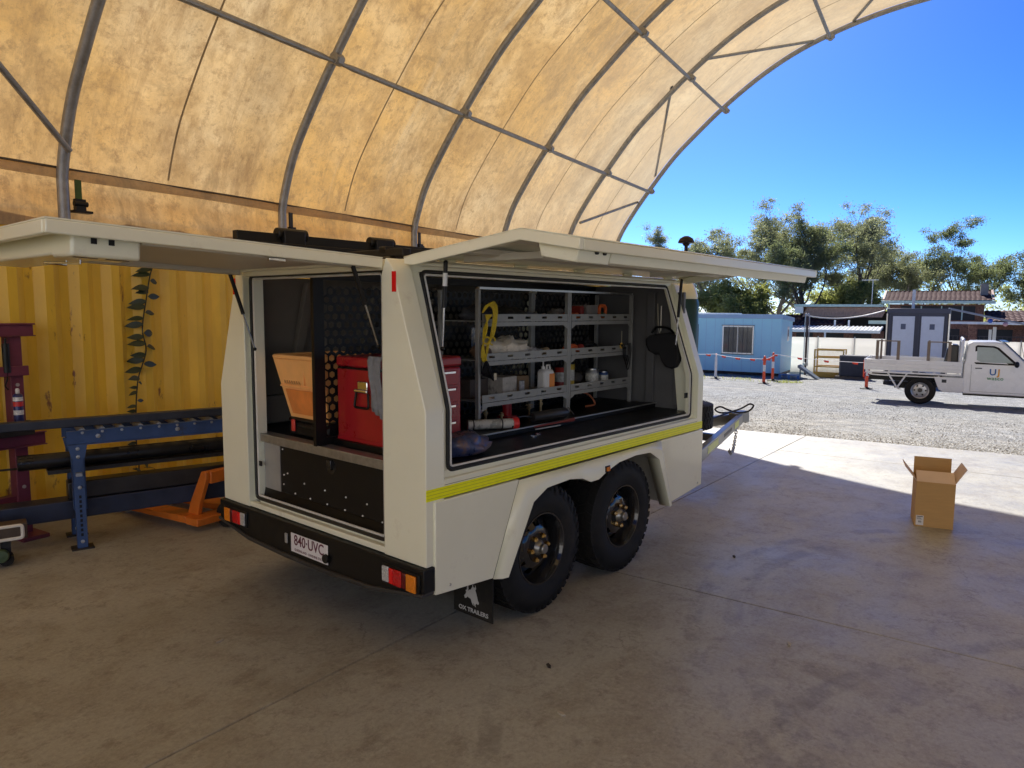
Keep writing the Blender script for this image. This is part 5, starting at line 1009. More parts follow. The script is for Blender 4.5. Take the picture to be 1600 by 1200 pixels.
# open cardboard box on the floor
card = mat('cardboard', (0.50, 0.30, 0.11), 0.8, var=.07, vs=5, bump=.05, bs=160, stretch=(1, 1, 12)); cardi = mat('cardboard_pale', (0.60, 0.46, 0.34), 0.8, var=.06)
cb = empty('cardboard_box', FS @ TR(6.81, .09, 0) @ RZ(-84), 'open brown cardboard box with a white label standing on the concrete', 'box')   # x to the right, y away
w_, d_, h_ = .285, .33, .385; t_ = .005
MB().box(0, w_, 0, t_, .001, h_).build('front_panel', card, cb); MB().box(0, w_, d_ - t_, d_, .001, h_).build('back_panel', card, cb); MB().box(0, t_, t_ + .0005, d_ - t_ - .0005, .001, h_ - .001).build('side_panel', card, cb); MB().box(w_ - t_, w_, t_ + .0005, d_ - t_ - .0005, .001, h_ - .001).build('side_panel', card, cb); MB().box(t_, w_ - t_, t_, d_ - t_, .001, .006).build('bottom_panel', card, cb)
MB().box(.002, w_ - .002, 0, t_, 0, .15).build('flap', cardi, cb, m=TR(0, .004, h_) @ RX(-62))
MB().box(.0, w_, 0, t_, 0, .155).build('flap', card, cb, m=TR(0, d_ - .004, h_) @ RX(-4))
MB().box(0, t_, .01, d_ - .01, 0, .15).build('flap', cardi, cb, m=TR(0.0, 0, h_) @ RY(-38)); MB().box(-t_, 0, .01, d_ - .01, 0, .15).build('flap', cardi, cb, m=TR(w_, 0, h_) @ RY(30))
lab = MB().box(.012, .068, -.0015, -.0003, .012, .095).build('paper_label', mat('label_white', (0.72, 0.70, 0.68), 0.6), cb)
q = MB(); q.box(.018, .062, -.0022, -.0016, .082, .089)
for k in range(3): q.box(.018, .058 - .006 * k, -.0022, -.0016, .062 + .006 * k, .0645 + .006 * k)
for k in range(9): q.box(.03 + .0026 * k, .0312 + .0026 * k + .0006 * (k % 2), -.0022, -.0016, .034, .05)
q.build('label_print', mat('print_grey', (0.06, 0.06, 0.06), 0.7), lab)
# ------------------------------------------------------------------ the yard outside (shed frame: x = s away, y = l left)
def S_(s, l, z=None, a=0): return FS @ TR(s, l, tz(s) if z is None else z) @ RZ(a)
glass_d = mat('window_glass', (0.035, 0.04, 0.045), 0.06, 0.0, var=.5, vs=2.5, spec=.8)
# blue site office: local x runs left along the front (+l), y away, z up
offm = mat('office_blue', (0.45, 0.84, 1.0), 0.45, var=.05, vs=1.2); offt = mat('office_trim', (0.36, 0.56, 0.75), 0.4, var=.05)
of = empty('site_office', FS @ TR(31.8, 5.75, -.83) @ RZ(90), 'pale blue portable site office with a two-pane window', 'site office')      # local x -> +l, local y -> -s (towards the camera)
MB().box(0, 6.2, -2.6, 0, 0, 2.36).build('wall_shell', offm, of, bevel=.02)
MB().prism([(.08, 2.33), (.08, 2.52), (-2.72, 2.36), (-2.72, 2.18)], 'x', -.06, 6.26).build('roof', offt, of, bevel=.012, fix=True)
MB().box(2.0, 4.6, -1.4, -.5, 2.45, 2.56).build('roof_hatch', white_p, of)
for k in range(15): MB().box(.40 + .4 * k, .408 + .4 * k, .001, .006, .03, 2.32).build('panel_joint', offt, of)
wn = MB().box(1.13, 2.48, .002, .03, .78, 2.02).build('window', alu, of, bevel=.004); MB().box(1.19, 1.78, .031, .036, .84, 1.96).build('pane', glass_d, wn); MB().box(1.83, 2.42, .031, .036, .84, 1.96).build('pane', glass_d, wn)
for k in range(6): MB().box(1.19 + .2 * k, 1.20 + .2 * k, .055, .065, .80, 2.0).build('security_bar', mat('bar_grey', (0.10, 0.11, 0.12), 0.5), wn)
MB().box(1.10, 2.51, .05, .07, .76, .785).box(1.10, 2.51, .05, .07, 2.015, 2.04).build('screen_frame', mat('bar_grey', (1, 1, 1)), wn)
dr_ = MB().box(3.55, 4.4, .002, .03, .10, 2.05).build('door', mat('door_dark', (0.06, 0.07, 0.09), 0.4), of); MB().box(3.62, 3.66, .031, .06, .9, 1.1).build('handle', alu, dr_)
MB().box(-.015, -.001, -1.75, -1.35, 1.35, 1.98).build('wall_sign', white_p, of); MB().box(-.018, -.0155, -1.62, -1.5, 1.55, 1.85).build('sign_print', mat('print_grey', (1, 1, 1)), of)
for x0 in (.1, 2.0, 4.0, 5.9):
    for y0 in (-.4, -2.3): MB().box(x0, x0 + .2, y0, y0 + .2, -.22, 0).build('pier', mat('pier', (0.25, 0.24, 0.22), 0.9), of)
MB().box(0, 6.2, -2.5, -.1, -.10, -.002).build('skid_frame', steel_d, of)
# delineator posts and barrier tape
dl_o = mat('delineator_orange', (0.78, 0.10, 0.03), 0.5, var=.08); dl_w = mat('delineator_white', (0.75, 0.75, 0.74), 0.5)
def delin(s, l, h_, label, white=False):
    e = empty('delineator_post', S_(s, l), label, 'bollard', 'delineator posts holding the barrier tape')
    MB().lathe([(0, 0), (.19, 0), (.19, .03), (.07, .06), (.06, .07), (0, .07)], n=20).build('base', rubber, e)
    a = dl_w if white else dl_o
    MB().lathe([(0, .071), (.052, .071), (.050, h_ * .45), (0, h_ * .45)], n=16).build('post', a, e); MB().lathe([(.051, h_ * .451), (.051, h_ * .68)], n=16).build('white_sleeve', dl_w, e); MB().lathe([(0, h_ * .681), (.05, h_ * .681), (.05, h_ * .93), (.035, h_ * .96), (.035, h_), (0, h_ * 1.01)], n=16).build('post_top', dl_w if white else dl_o, e)
    if white: MB().lathe([(0, h_ * 1.011), (.036, h_ * 1.011), (.036, h_ * 1.05), (0, h_ * 1.06)], n=12).build('cap', dl_o, e)
delin(25.74, 5.17, .98, 'nearer orange and white delineator post before the blue office'); delin(28.2, 5.35, 1.08, 'farther orange and white delineator post by the office corner')
delin(27.35, 7.28, .92, 'all white delineator post with an orange cap before the office', True); delin(26.2, 1.98, 1.0, 'orange delineator post at the tail of the white utility truck')
tp = empty('barrier_tape', FS, 'red and white barrier tape strung between the delineator posts', 'tape')
way = [(27.6, 9.9, .18), (27.35, 7.34, .17), (25.74, 5.23, .16), (28.2, 5.29, .2), (26.2, 2.05, .14)]
pts = []
for a, b in zip(way[:-1], way[1:]): pts += hang(a, b, .05, 10)[:-1]
pts.append(Vector(way[-1]))
MB().tube(pts, .009, n=5).build('tape_line', mat('tape_white', (0.75, 0.72, 0.70), 0.6), tp)
fm = MB().prism([(-.10, 0), (.10, .0), (.06, -.06), (-.08, -.08)], 'x', -.003, .003).mesh('flag', mat('tape_red', (0.80, 0.07, 0.03), 0.6))
for k in range(3, len(pts) - 1, 3): inst(fm, 'flag', tp, Matrix.Translation(pts[k]) @ RZ(random.uniform(-20, 20)))
# yellow stillage cage, dark crate on pallet, ramp
cg = empty('yellow_cage', S_(33.0, 3.4) @ RZ(90), 'yellow wire mesh cage standing before the cream wall', 'cage')
ym = mat('cage_yellow', (0.62, 0.38, 0.06), 0.5, var=.1)
for x0 in (0, 1.14): 
    for y0 in (0, -.9): MB().box(x0, x0 + .05, y0 - .05, y0, 0.05, 1.22).build('post', ym, cg)
for z_ in (.06, .45, .85, 1.17):
    for y0 in (0, -.9): MB().box(.051, 1.139, y0 - .045, y0 - .01, z_, z_ + .045).build('rail', ym, cg)
q = MB()
for k in range(22): q.cyl((.07 + .05 * k, -.03, .08), (.07 + .05 * k, -.03, 1.18), .0035, n=4)
for k in range(22): q.cyl((.05, -.03, .1 + .05 * k), (1.14, -.03, .1 + .05 * k), .0035, n=4)
q.build('mesh_panel', ym, cg); MB().box(0, 1.19, -.95, 0, .02, .05).build('floor_tray', ym, cg); MB().box(.05, 1.14, -.012, -.008, .05, .25).build('kick_panel', ym, cg)
cr = empty('dark_crate', S_(32.5, 2.50) @ RZ(90), 'dark blue-grey crate standing on a pallet behind the truck tail', 'crate')
MB().box(0, 1.0, -.9, 0, .14, .99).build('crate_body', mat('crate_grey', (0.055, 0.06, 0.075), 0.7, var=.2), cr, bevel=.01); MB().box(-.02, .04, -.01, .012, .14, 1.0).box(.96, 1.02, -.01, .012, .14, 1.0).box(.0401, .9599, -.01, .012, .94, 1.0).build('crate_frame', mat('crate_frame', (0.12, 0.12, 0.13), 0.6), cr)
for z_ in (.10, .0): 
    for k in range(5): MB().box(-.15 + .28 * k, .05 + .28 * k, -1.0, .05, z_ + .001, z_ + .025).build('pallet_board', mat('pallet_wood', (0.22, 0.18, 0.13), 0.85, var=.2), cr)
for y0 in (-.98, -.5, -.05): MB().box(-.15, 1.17, y0, y0 + .09, .026, .10).build('pallet_bearer', mat('pallet_wood', (1, 1, 1)), cr)
rp_ = empty('steel_ramp', S_(30.9, 4.1) @ RZ(90), 'grey steel loading ramp propped on the gravel by the office', 'ramp')
gr_ = mat('ramp_grey', (0.15, 0.19, 0.22), 0.5, .4, var=.2)
MB().prism([(0, .02), (.75, .55), (.80, .55), (.80, .46), (.1, .0)], 'y', -.6, 0).build('ramp_plate', gr_, rp_, fix=True); MB().prism([(.75, .02), (.80, .02), (.80, .55), (.75, .55)], 'y', -.6, -.55).build('prop_leg', gr_, rp_, fix=True)
bpal = empty('blue_pallet', S_(30.5, 4.75) @ RZ(95), 'low blue plastic pallet lying beside the steel ramp', 'pallet')
bpm = mat('pallet_blue', (0.05, 0.20, 0.45), 0.5)
for k in range(5): MB().box(0, .8, -.6 + .125 * k, -.6 + .125 * k + .09, .13, .15).build('deck_board', bpm, bpal)
for k in range(3): MB().box(.0 + .35 * k, .1 + .35 * k, -.6, -.01, 0, .129).build('runner', bpm, bpal)
# cream boundary wall
def cloth_mat():
    m = bpy.data.materials.new('fence_cloth'); m.use_nodes = True; n = m.node_tree.nodes; l = m.node_tree.links; n.remove(n['Principled BSDF'])
    d = n.new('ShaderNodeBsdfDiffuse'); t = n.new('ShaderNodeBsdfTranslucent'); x = n.new('ShaderNodeMixShader'); x.inputs[0].default_value = .6
    d.inputs[0].default_value = (.85, .83, .78, 1); t.inputs[0].default_value = (.95, .93, .88, 1)
    l.new(d.outputs[0], x.inputs[1]); l.new(t.outputs[0], x.inputs[2]); l.new(x.outputs[0], n['Material Output'].inputs[0]); return m
wl = empty('cream_wall', S_(37, 0), 'long cream fabric-covered fence behind the cage and the truck', 'fence')
wm = cloth_mat()
for k in range(9):
    b = MB(); y0 = 6.6 - 1.6 * k; N = 10
    for i in range(N + 1):
        for j in range(5): b.v.append((.02 * noise.noise(Vector((i * .5 + k * 9, j * .8, 0))), y0 - 1.59 * i / N, 1.72 * j / 4))
    for i in range(N):
        for j in range(4): b.f.append((i * 5 + j, (i + 1) * 5 + j, (i + 1) * 5 + j + 1, i * 5 + j + 1))
    o = b.build('fence_panel', wm, wl, smooth=60); o.modifiers.new('s', 'SOLIDIFY').thickness = .02
    MB().cyl((.04, y0, 0), (.04, y0, 1.78), .03, n=10).build('fence_post', galv, wl)
# awning pole with wire
pole = empty('awning_pole', S_(35, 5.22), 'dark steel pole with a pale hose looped over its top beside the office', 'pole')
MB().cyl((0, 0, 0), (0, 0, 2.70), .05, n=12).build('pole_shaft', mat('pole_brown', (0.045, 0.025, 0.025), 0.5), pole); MB().tube(smooth_path([(-.07, .07, .3), (-.07, .08, 2.6), (0, .02, 2.75), (.07, -.07, 2.6), (-.07, -.09, .4)]), .022, n=6).build('pale_hose', mat('hose_pale', (0.5, 0.5, 0.52), 0.5), pole)
MB().tube(hang((0, 0, 2.72), (.3, -3.1, 2.98), .22, 18), .028, n=6).build('sagging_cable', mat('hose_pale', (1, 1, 1)), pole); MB().lathe([(0, .45), (.12, .45), (.12, .55), (0, .6)], n=14).build('meter_box', mat('meter', (0.35, 0.35, 0.36), 0.5), pole)
# twin cubicle toilet block
tl = empty('toilet_block', S_(30, -.27) @ RZ(90), 'grey twin cubicle block with two pale doors behind the truck', 'toilet block')
tfr = mat('toilet_frame', (0.055, 0.065, 0.10), 0.45, var=.08); tdo = mat('toilet_door', (0.66, 0.70, 0.76), 0.4, var=.05)
MB().box(0, 1.96, -1.6, -.03, .12, 2.80).build('cubicle_shell', tfr, tl, bevel=.02); MB().box(-.03, 1.99, -1.65, .03, 2.66, 2.845).build('roof', tfr, tl, bevel=.015); MB().box(-.02, 1.98, -1.6, .0, 0, .119).build('skid', steel_d, tl)
for x0, x1 in ((.15, .86), (1.07, 1.78)):
    d_ = MB().box(x0, x1, -.029, .012, .16, 2.56).build('door', tdo, tl, bevel=.008); MB().box(x0 + .28, x0 + .44, .0125, .016, 2.08, 2.28).build('door_sign', mat('sign_slate', (0.10, 0.12, 0.18), 0.5), d_); MB().box(x0 + .14, x0 + .56, .0125, .022, .68, 1.14).build('vent_frame', white_p, d_)
    for k in range(6): MB().box(x0 + .18, x0 + .52, .0225, .028, .72 + .065 * k, .75 + .065 * k).build('vent_louvre', mat('vent_dark', (0.05, 0.05, 0.06), 0.6), d_)
for x0 in (-.035, .06, .93, 1.86, 1.95): MB().box(x0, x0 + .045, -.028, .035, .12, 2.655).build('frame_post', tfr if .05 < x0 < 1.9 else alu, tl)
MB().cyl((1.17, -.8, 2.846), (1.17, -.8, 3.55), .05, n=12).build('vent_pipe', white_p, tl)
# ---- brick house with tiled roofs
hs_ = empty('brick_house', FS @ TR(45, 0, -1.13) @ RZ(90), 'brick house with dark red tiled roof behind the toilet block', 'house')      # x -> left, y -> towards camera, z from ground
brick = mat('brick', (0.26, 0.13, 0.085), 0.85, var=.35, vs=9, rvar=0, col2=(0.16, 0.07, 0.05), c2lo=.5, c2hi=.56, c2s=14); tilem = mat('roof_tile', (0.075, 0.022, 0.02), 0.85, var=.35, vs=3); gut = mat('gutter_green', (0.48, 0.62, 0.56), 0.4); tim = mat('timber_lining', (0.42, 0.26, 0.19), 0.6, var=.3, vs=4, stretch=(6, 1, 1)); dark_in = mat('dark_opening', (0.02, 0.02, 0.022), 0.6); roofw = mat('roof_white', (0.72, 0.74, 0.76), 0.35)
MB().box(-1.95, 2.55, -4.0, 0, 0, 3.40).build('upper_wall', brick, hs_)
def tiled_roof(par, x0, x1, ye, ze, yr_, zr, nrow, ncol, nm='roof'):
    r_ = MB().prism([(ye, ze), (yr_, zr), (yr_, zr - .08), (ye, ze - .08)], 'x', x0, x1).build(nm, tilem, par, fix=True)
    L1 = math.hypot(yr_ - ye, zr - ze) / nrow; ang = math.degrees(math.atan2(zr - ze, -(yr_ - ye))); cw = (x1 - x0) / ncol
    tq = MB(); n = 6
    for i in range(n + 1):
        u = i / n; zz = .035 * abs(math.sin(math.pi * u)); tq.v += [(u * cw * .99, 0, zz + .03), (u * cw * .99, -L1 * 1.02, zz + .005), (u * cw * .99, 0, zz)]
    for i in range(n): tq.f += [(3 * i, 3 * i + 3, 3 * i + 4, 3 * i + 1), (3 * i + 2, 3 * i + 5, 3 * i + 3, 3 * i)]
    me = tq.mesh('roof_tile', tilem, 50)
    for a in range(nrow):
        for b in range(ncol): inst(me, 'roof_tile', r_, TR(x0 + cw * b, ye + (yr_ - ye) * a / nrow, ze + (zr - ze) * a / nrow + .004) @ RX(-ang))
    return r_
ru = tiled_roof(hs_, -2.25, 2.72, .45, 3.58, -1.6, 4.10, 7, 22)
MB().prism([(.47, 3.60), (-1.62, 4.13), (-1.62, 4.20), (.47, 3.67)], 'x', 2.72, 2.82).build('verge', mat('verge_pink', (0.45, 0.30, 0.24), 0.6), ru, fix=True); MB().prism([(.47, 3.60), (-1.62, 4.13), (-1.62, 4.20), (.47, 3.67)], 'x', -2.36, -2.26).build('verge', mat('verge_pink', (1, 1, 1)), ru, fix=True)
MB().prism([(-1.6, 4.10), (-3.6, 3.6), (-3.6, 3.5), (-1.6, 4.0)], 'x', -2.25, 2.72).build('rear_slope', tilem, hs_, fix=True); MB().box(-2.3, 2.8, -1.68, -1.54, 4.09, 4.17).build('ridge', tilem, ru, bevel=.03)
MB().box(-2.4, 2.85, .46, .60, 3.42, 3.58).build('gutter', gut, hs_, bevel=.02); MB().cyl((2.5, .08, 1.9), (2.5, .08, 3.4), .05, n=10).build('downpipe', gut, hs_)
MB().box(-1.55, 1.9, .002, .03, 2.55, 3.3).build('window', dark_in, hs_)
for k in range(3): MB().box(-1.0 + .95 * k, -.94 + .95 * k, .031, .06, 2.55, 3.3).build('mullion', gut, hs_)
MB().box(-1.6, 1.95, .005, .1, 2.44, 2.55).build('sill', brick, hs_)
# lower storey and verandas
MB().box(2.56, 7.4, -5, -1.8, 0, 3.0).build('side_wall', dark_in, hs_)
sk = MB().prism([(0.55, 3.36), (-1.8, 3.0), (-1.8, 2.9), (.55, 3.26)], 'x', 2.75, 7.35).build('veranda_roof', tilem, hs_, fix=True); MB().box(2.75, 7.40, .551, .62, 3.24, 3.38).build('fascia', gut, hs_)
for k in range(24): MB().prism([(.54, 3.255), (-1.79, 2.895), (-1.79, 2.875), (.54, 3.235)], 'x', 2.76 + .19 * k, 2.76 + .19 * k + .18).build('soffit_board', tim, sk, fix=True)
MB().box(6.9, 7.35, .3, .54, 2.86, 3.24).build('end_panel', white_p, hs_)
for k in range(22): MB().prism([(2.80 + .19 * k, 2.66), (2.98 + .19 * k, 2.66), (2.74 + .19 * k, 3.24), (2.56 + .19 * k, 3.24)], 'y', .20, .24 + .008 * (k % 3)).build('gable_board', tim, hs_, fix=True)
tiled_roof(hs_, 4.6, 8.2, 1.8, 2.20, -1.5, 2.75, 6, 14, 'lower_roof')
lr = MB().prism([(4.0, 1.98), (1.8, 2.16), (1.8, 2.11), (4.0, 1.93)], 'x', 2.6, 7.6).build('patio_roof', roofw, hs_, fix=True)
for k in range(25): MB().prism([(4.02, 1.985), (1.82, 2.165), (1.82, 2.195), (4.02, 2.015)], 'x', 2.62 + .2 * k, 2.70 + .2 * k).build('roof_rib', roofw, lr, fix=True)
MB().box(2.6, 7.6, 4.02, 4.12, 1.86, 2.0).build('gutter', roofw, hs_); MB().box(2.6, 7.6, 1.0, 1.2, 0, 1.9).build('lower_wall', brick, hs_); MB().cyl((5.2, 4.07, 0), (5.2, 4.07, 1.86), .05, n=10).build('downpipe', roofw, hs_)
for x0 in (4.3, 5.0): MB().cyl((x0, 1.9, 2.14), (x0, 1.9, 2.5), .05, n=10).build('vent_pipe', roofw, hs_)
for x0 in (3.2, 4.6, 6.2): MB().box(x0, x0 + .9, 1.2005, 1.22, 1.0, 1.75).build('window', dark_in, hs_)
MB().box(2.2, 3.1, 4.5, 5.0, 2.36, 2.52).build('awning_beam', gut, hs_)
# right-hand wing
tiled_roof(hs_, -8.5, -2.0, 2.2, 2.52, -1.0, 3.05, 7, 26, 'wing_roof')
MB().box(-8.4, 2.3, .5, .7, 0, 2.35).build('wing_wall', brick, hs_); MB().box(-8.6, 2.3, 2.25, 2.38, 2.38, 2.50).build('white_beam', roofw, hs_)
for x0 in (-7.5, -4.0, -1.6, .8): MB().box(x0, x0 + .35, 2.0, 2.25, 0, 2.37).build('brick_pier', brick, hs_)
for x0 in (-6.6, -3.2, -.9): MB().box(x0, x0 + 1.5, .701, .72, .9, 2.1).build('window', dark_in, hs_)
q = MB()
for k in range(55): q.cyl((-8.4 + .19 * k, 2.12, 1.05), (-8.4 + .19 * k, 2.12, 1.75), .012, n=4)
q.box(-8.4, 2.2, 2.1, 2.14, 1.75, 1.79); q.build('balustrade', mat('rail_dark', (0.07, 0.06, 0.06), 0.6), hs_)
MB().box(-2.1, -1.75, -1.0, -.6, 3.8, 4.5).build('chimney', mat('pier', (1, 1, 1)), hs_); MB().cyl((3.6, -3, 3.0), (3.6, -3, 4.9), .025, n=6).box(3.3, 4.2, -3.02, -2.98, 4.85, 4.89).build('antenna', alu, hs_)
# shade sail edge sloping right of the toilet block
sl = empty('shade_awning', FS @ TR(34, 0, 0), 'sloping grey shade awning right of the toilet block', 'awning')
MB().prism([(-.28, 2.02), (-3.4, 1.28), (-3.4, 1.22), (-.28, 1.95)], 'x', 0, 2.2).build('awning_cloth', mat('sail_grey', (0.34, 0.36, 0.40), 0.7), sl, fix=True); MB().cyl((0, -3.3, -1.05), (0, -3.3, 1.3), .04, n=10).build('awning_post', galv, sl); MB().cyl((0, -.32, -1.05), (0, -.32, 2.0), .04, n=10).build('awning_post', galv, sl)
for k, c_ in ((1, 'tape_blue'), (2, 'tape_red')): MB().ball((-.02, -1.2 - .5 * k, 1.62 - .12 * k), .07, .09, .09, nu=8, nv=6).build('bunting_scrap', mat(c_, (0.04, 0.12, 0.5), 0.6) if k == 1 else mat('bunting_pink', (0.7, 0.4, 0.4), 0.7), sl)
vp = empty('white_posts', FS @ TR(36, -2.0, tz(36)), 'pair of short white posts rising behind the truck cab', 'post')
MB().box(0, .1, -.04, .08, 0, 2.36).build('post', white_p, vp); MB().box(0, .1, .12, .22, 0, 2.25).build('post', white_p, vp)

# ------------------------------------------------------------------ white utility truck (x forward = to the right, y away, z up; origin under its rear wheel, near side)
FU = FS @ TR(20.67, .34, -.51) @ RZ(-90)
ut = empty('utility_truck', FU, 'white single-cab utility truck with a drop-side tray parked on the gravel', 'truck')
uw = mat('ute_white', (0.84, 0.84, 0.83), 0.28, var=.04, vs=2, coat=.4); ualu = mat('tray_alu', (0.55, 0.56, 0.57), 0.4, .5, var=.08)
UW = 1.72
tr = MB().box(-1.27, .88, .01, UW - .01, .83, .87).build('tray_floor', ualu, ut)
for y0, y1 in ((-.03, .005), (UW - .005, UW + .03)):
    sd_ = MB().box(-1.27, .88, y0, y1, .83, 1.11).build('tray_side', uw, ut, bevel=.01)
    for k in range(2): MB().box(-1.26, .87, (y0 - .012 if y0 < .5 else y1), (y0 if y0 < .5 else y1 + .012), .90 + .09 * k, .925 + .09 * k).build('side_rib', uw, sd_, bevel=.004)
    MB().box(-1.25, .87, (y0 + .001 if y0 < .5 else y0), (y1 if y0 < .5 else y1 - .001), .76, .80).build('tie_rail', uw, ut)
    for k in range(5): MB().box(-1.24 + .5 * k, -1.19 + .5 * k, y0, y1, .801, .829).build('rail_stay', uw, ut)
MB().box(-1.305, -1.271, 0, UW, .83, 1.11).build('tailgate', uw, ut, bevel=.01); MB().box(-1.32, -1.30, .02, .07, .63, 1.06).build('reflector_strip', dl_o, ut)
MB().box(-1.30, -1.275, .05, .40, .58, .74).build('tail_lamp', mat('red_lens', (1, 1, 1)), ut); MB().box(-1.30, -1.275, UW - .40, UW - .05, .58, .74).build('tail_lamp', mat('red_lens', (1, 1, 1)), ut)
MB().tube([(-.75, .02, .78), (-.52, .02, .40), (-.45, .02, .36)], .022, n=8).tube([(-.30, .02, .78), (-.50, .02, .42)], .022, n=8).build('under_tray_stay', uw, ut)
MB().tube(smooth_path([(-1.2, .03, .80), (-1.15, .03, .72), (-.8, .03, .70), (-.3, .03, .70), (.3, .03, .70), (.4, .03, .74)]), .018, n=8).build('rope_rail', uw, ut)
tbx = MB().prism([(.28, .72), (.93, .72), (.93, .35), (.50, .35), (.40, .40)], 'y', .0, .5).build('under_tray_box', uw, ut, bevel=.012, fix=True); MB().box(.46, .56, -.002, -.0005, .58, .66).build('box_sticker', mat('print_grey', (1, 1, 1)), tbx)
for y0 in (.35, UW - .45): MB().box(-1.2, 3.6, y0, y0 + .09, .55, .68).build('chassis_rail', black_p, ut)
hbq = MB().tube(ring_path([(.80, .03, .88), (.80, UW - .03, .88), (.86, UW - .08, 1.66), (.86, .08, 1.66)], r=.08), .035, n=10, closed=True).build('headboard', uw, ut); MB().box(.815, .83, .08, UW - .08, .92, 1.60).build('headboard_mesh', mat('mesh_dark', (0.05, 0.05, 0.055), 0.7), hbq)
MB().prism([(.45, .89), (.78, .89), (.78, 1.52), (.62, 1.54), (.52, 1.40)], 'y', .12, .75).build('black_cargo', mat('bag_black', (1, 1, 1)), ut, bevel=.03, fix=True)
rk = mat('rack_brown', (0.20, 0.155, 0.12), 0.6)
for xa, xb in ((-1.05, -.50), (.10, .62)):
    r_ = MB().box(xa, xa + .07, .02, .08, .88, 1.57).build('load_rack', rk, ut)
    MB().box(xa, xa + .05, UW - .08, UW - .02, .88, 1.57).build('rack_leg', rk, r_); MB().box(xb - .07, xb, .02, .08, .88, 1.57).build('rack_leg', rk, r_); MB().box(xa, xb, .03, .06, 1.571, 1.60).build('rack_rail', rk, r_)
# cab: lofted cross sections of side profile
side = [(.90, .33), (.90, 1.05), (.93, 1.15), (.97, 1.55), (1.04, 1.61), (1.55, 1.62), (1.72, 1.58), (2.18, 1.10), (2.30, 1.06), (3.25, .98), (3.42, .90), (3.46, .60), (3.44, .42), (3.30, .38), (3.28, .45), (3.20, .62), (3.05, .71), (2.92, .73), (2.79, .71), (2.64, .62), (2.56, .45), (2.54, .33)]
cabm = MB(); n = len(side); ys = (0.0, .0, UW, UW)
def tuck(z): return 0.0 if z < 1.08 else .16 * (z - 1.08) / .54
for sgn in (0, 1):
    for x_, z_ in side: cabm.v.append((x_, tuck(z_) if sgn == 0 else UW - tuck(z_), z_))
cabm.f += [tuple(range(n)), tuple(range(n, 2 * n))[::-1]] + [(i, n + i, n + (i + 1) % n, (i + 1) % n) for i in range(n)]
cab = cabm.build('cab_body', uw, ut, bevel=.03, seg=3, fix=True)
ug = mat('ute_glass', (0.42, 0.52, 0.50), 0.05, 0, var=.15, vs=2, spec=.8)
def side_poly(pp, off, nm, mt, par, th=.006):
    q = MB(); k = len(pp); q.v = [(x_, tuck(z_) - off, z_) for x_, z_ in pp] + [(x_, tuck(z_) - off + th, z_) for x_, z_ in pp]
    q.f = [tuple(range(k)), tuple(range(k, 2 * k))[::-1]] + [(i, (i + 1) % k, k + (i + 1) % k, k + i) for i in range(k)]; return q.build(nm, mt, par, fix=True)
side_poly([(1.12, 1.10), (1.12, 1.50), (1.16, 1.53), (1.50, 1.52), (1.60, 1.48), (1.99, 1.10), (1.97, 1.07), (1.15, 1.075)], .006, 'window_surround', black_p, cab)
side_poly([(1.16, 1.12), (1.16, 1.485), (1.48, 1.48), (1.56, 1.45), (1.90, 1.12)], .010, 'side_window', ug, cab)
q = MB(); q.v = [(1.735, tuck(1.57) + .05, 1.585), (1.735, UW - tuck(1.57) - .05, 1.585), (2.175, UW - .06, 1.125), (2.175, .06, 1.125)]; q.f = [(0, 1, 2, 3)]; o = q.build('windscreen', mat('windscreen_blue', (0.03, 0.10, 0.25), 0.05, spec=.9), cab); o.modifiers.new('s', 'SOLIDIFY').thickness = .012
MB().box(.893, .8985, .25, UW - .25, 1.18, 1.48).build('rear_window', ug, cab)
for pp in ([(1.06, .40), (1.064, .40), (1.064, 1.06), (1.06, 1.06)], [(2.20, .55), (2.204, .55), (2.204, 1.0), (2.20, 1.0)], [(1.06, .40), (2.20, .40), (2.20, .404), (1.06, .404)]): side_poly(pp, .004, 'door_gap', black_p, cab)
MB().box(1.14, 1.28, -.022, -.003, .965, .985).build('door_handle', black_p, cab, bevel=.004); MB().box(.92, 2.5, -.01, .08, .30, .34).build('sill', black_p, cab)
mi = MB().ball((1.96, -.12, 1.10), .05, .08, .075).build('mirror', black_p, cab); MB().cyl((1.96, -.06, 1.06), (1.98, .01, 1.06), .018, n=8).build('mirror_arm', black_p, mi)
MB().box(1.66, 1.80, .12, UW - .12, 1.615, 1.63).build('sun_visor', mat('visor', (0.02, 0.04, 0.09), 0.2), cab); MB().tube([(2.12, .04, 1.16), (2.0, .03, 1.7)], .006, n=6).build('aerial', black_p, cab)
MB().box(3.44, 3.50, .02, UW - .02, .40, .60).build('front_bumper', uw, ut, bevel=.02); MB().box(3.462, 3.468, .05, .35, .72, .86).build('headlamp', whl, ut); MB().box(3.462, 3.468, UW - .35, UW - .05, .72, .86).build('headlamp', whl, ut); MB().box(3.462, 3.47, .40, UW - .40, .66, .88).build('grille', black_p, ut)
LG = TR(1.56, -.006, .885) @ RX(90)
text('U', 'logo_mark', mat('logo_blue', (0.01, 0.12, 0.38), 0.4), cab, LG @ TR(-.055, 0, 0), .21, .001, offset=.004); text('J', 'logo_mark', mat('logo_orange', (0.80, 0.36, 0.02), 0.4), cab, LG @ TR(.065, 0, 0), .21, .001, offset=.004)
text('wasco', 'logo_lettering', mat('logo_green', (0.05, 0.30, 0.12), 0.4), cab, TR(1.56, -.006, .74) @ RX(90), .125, .001, spacing=1.08, offset=.001)
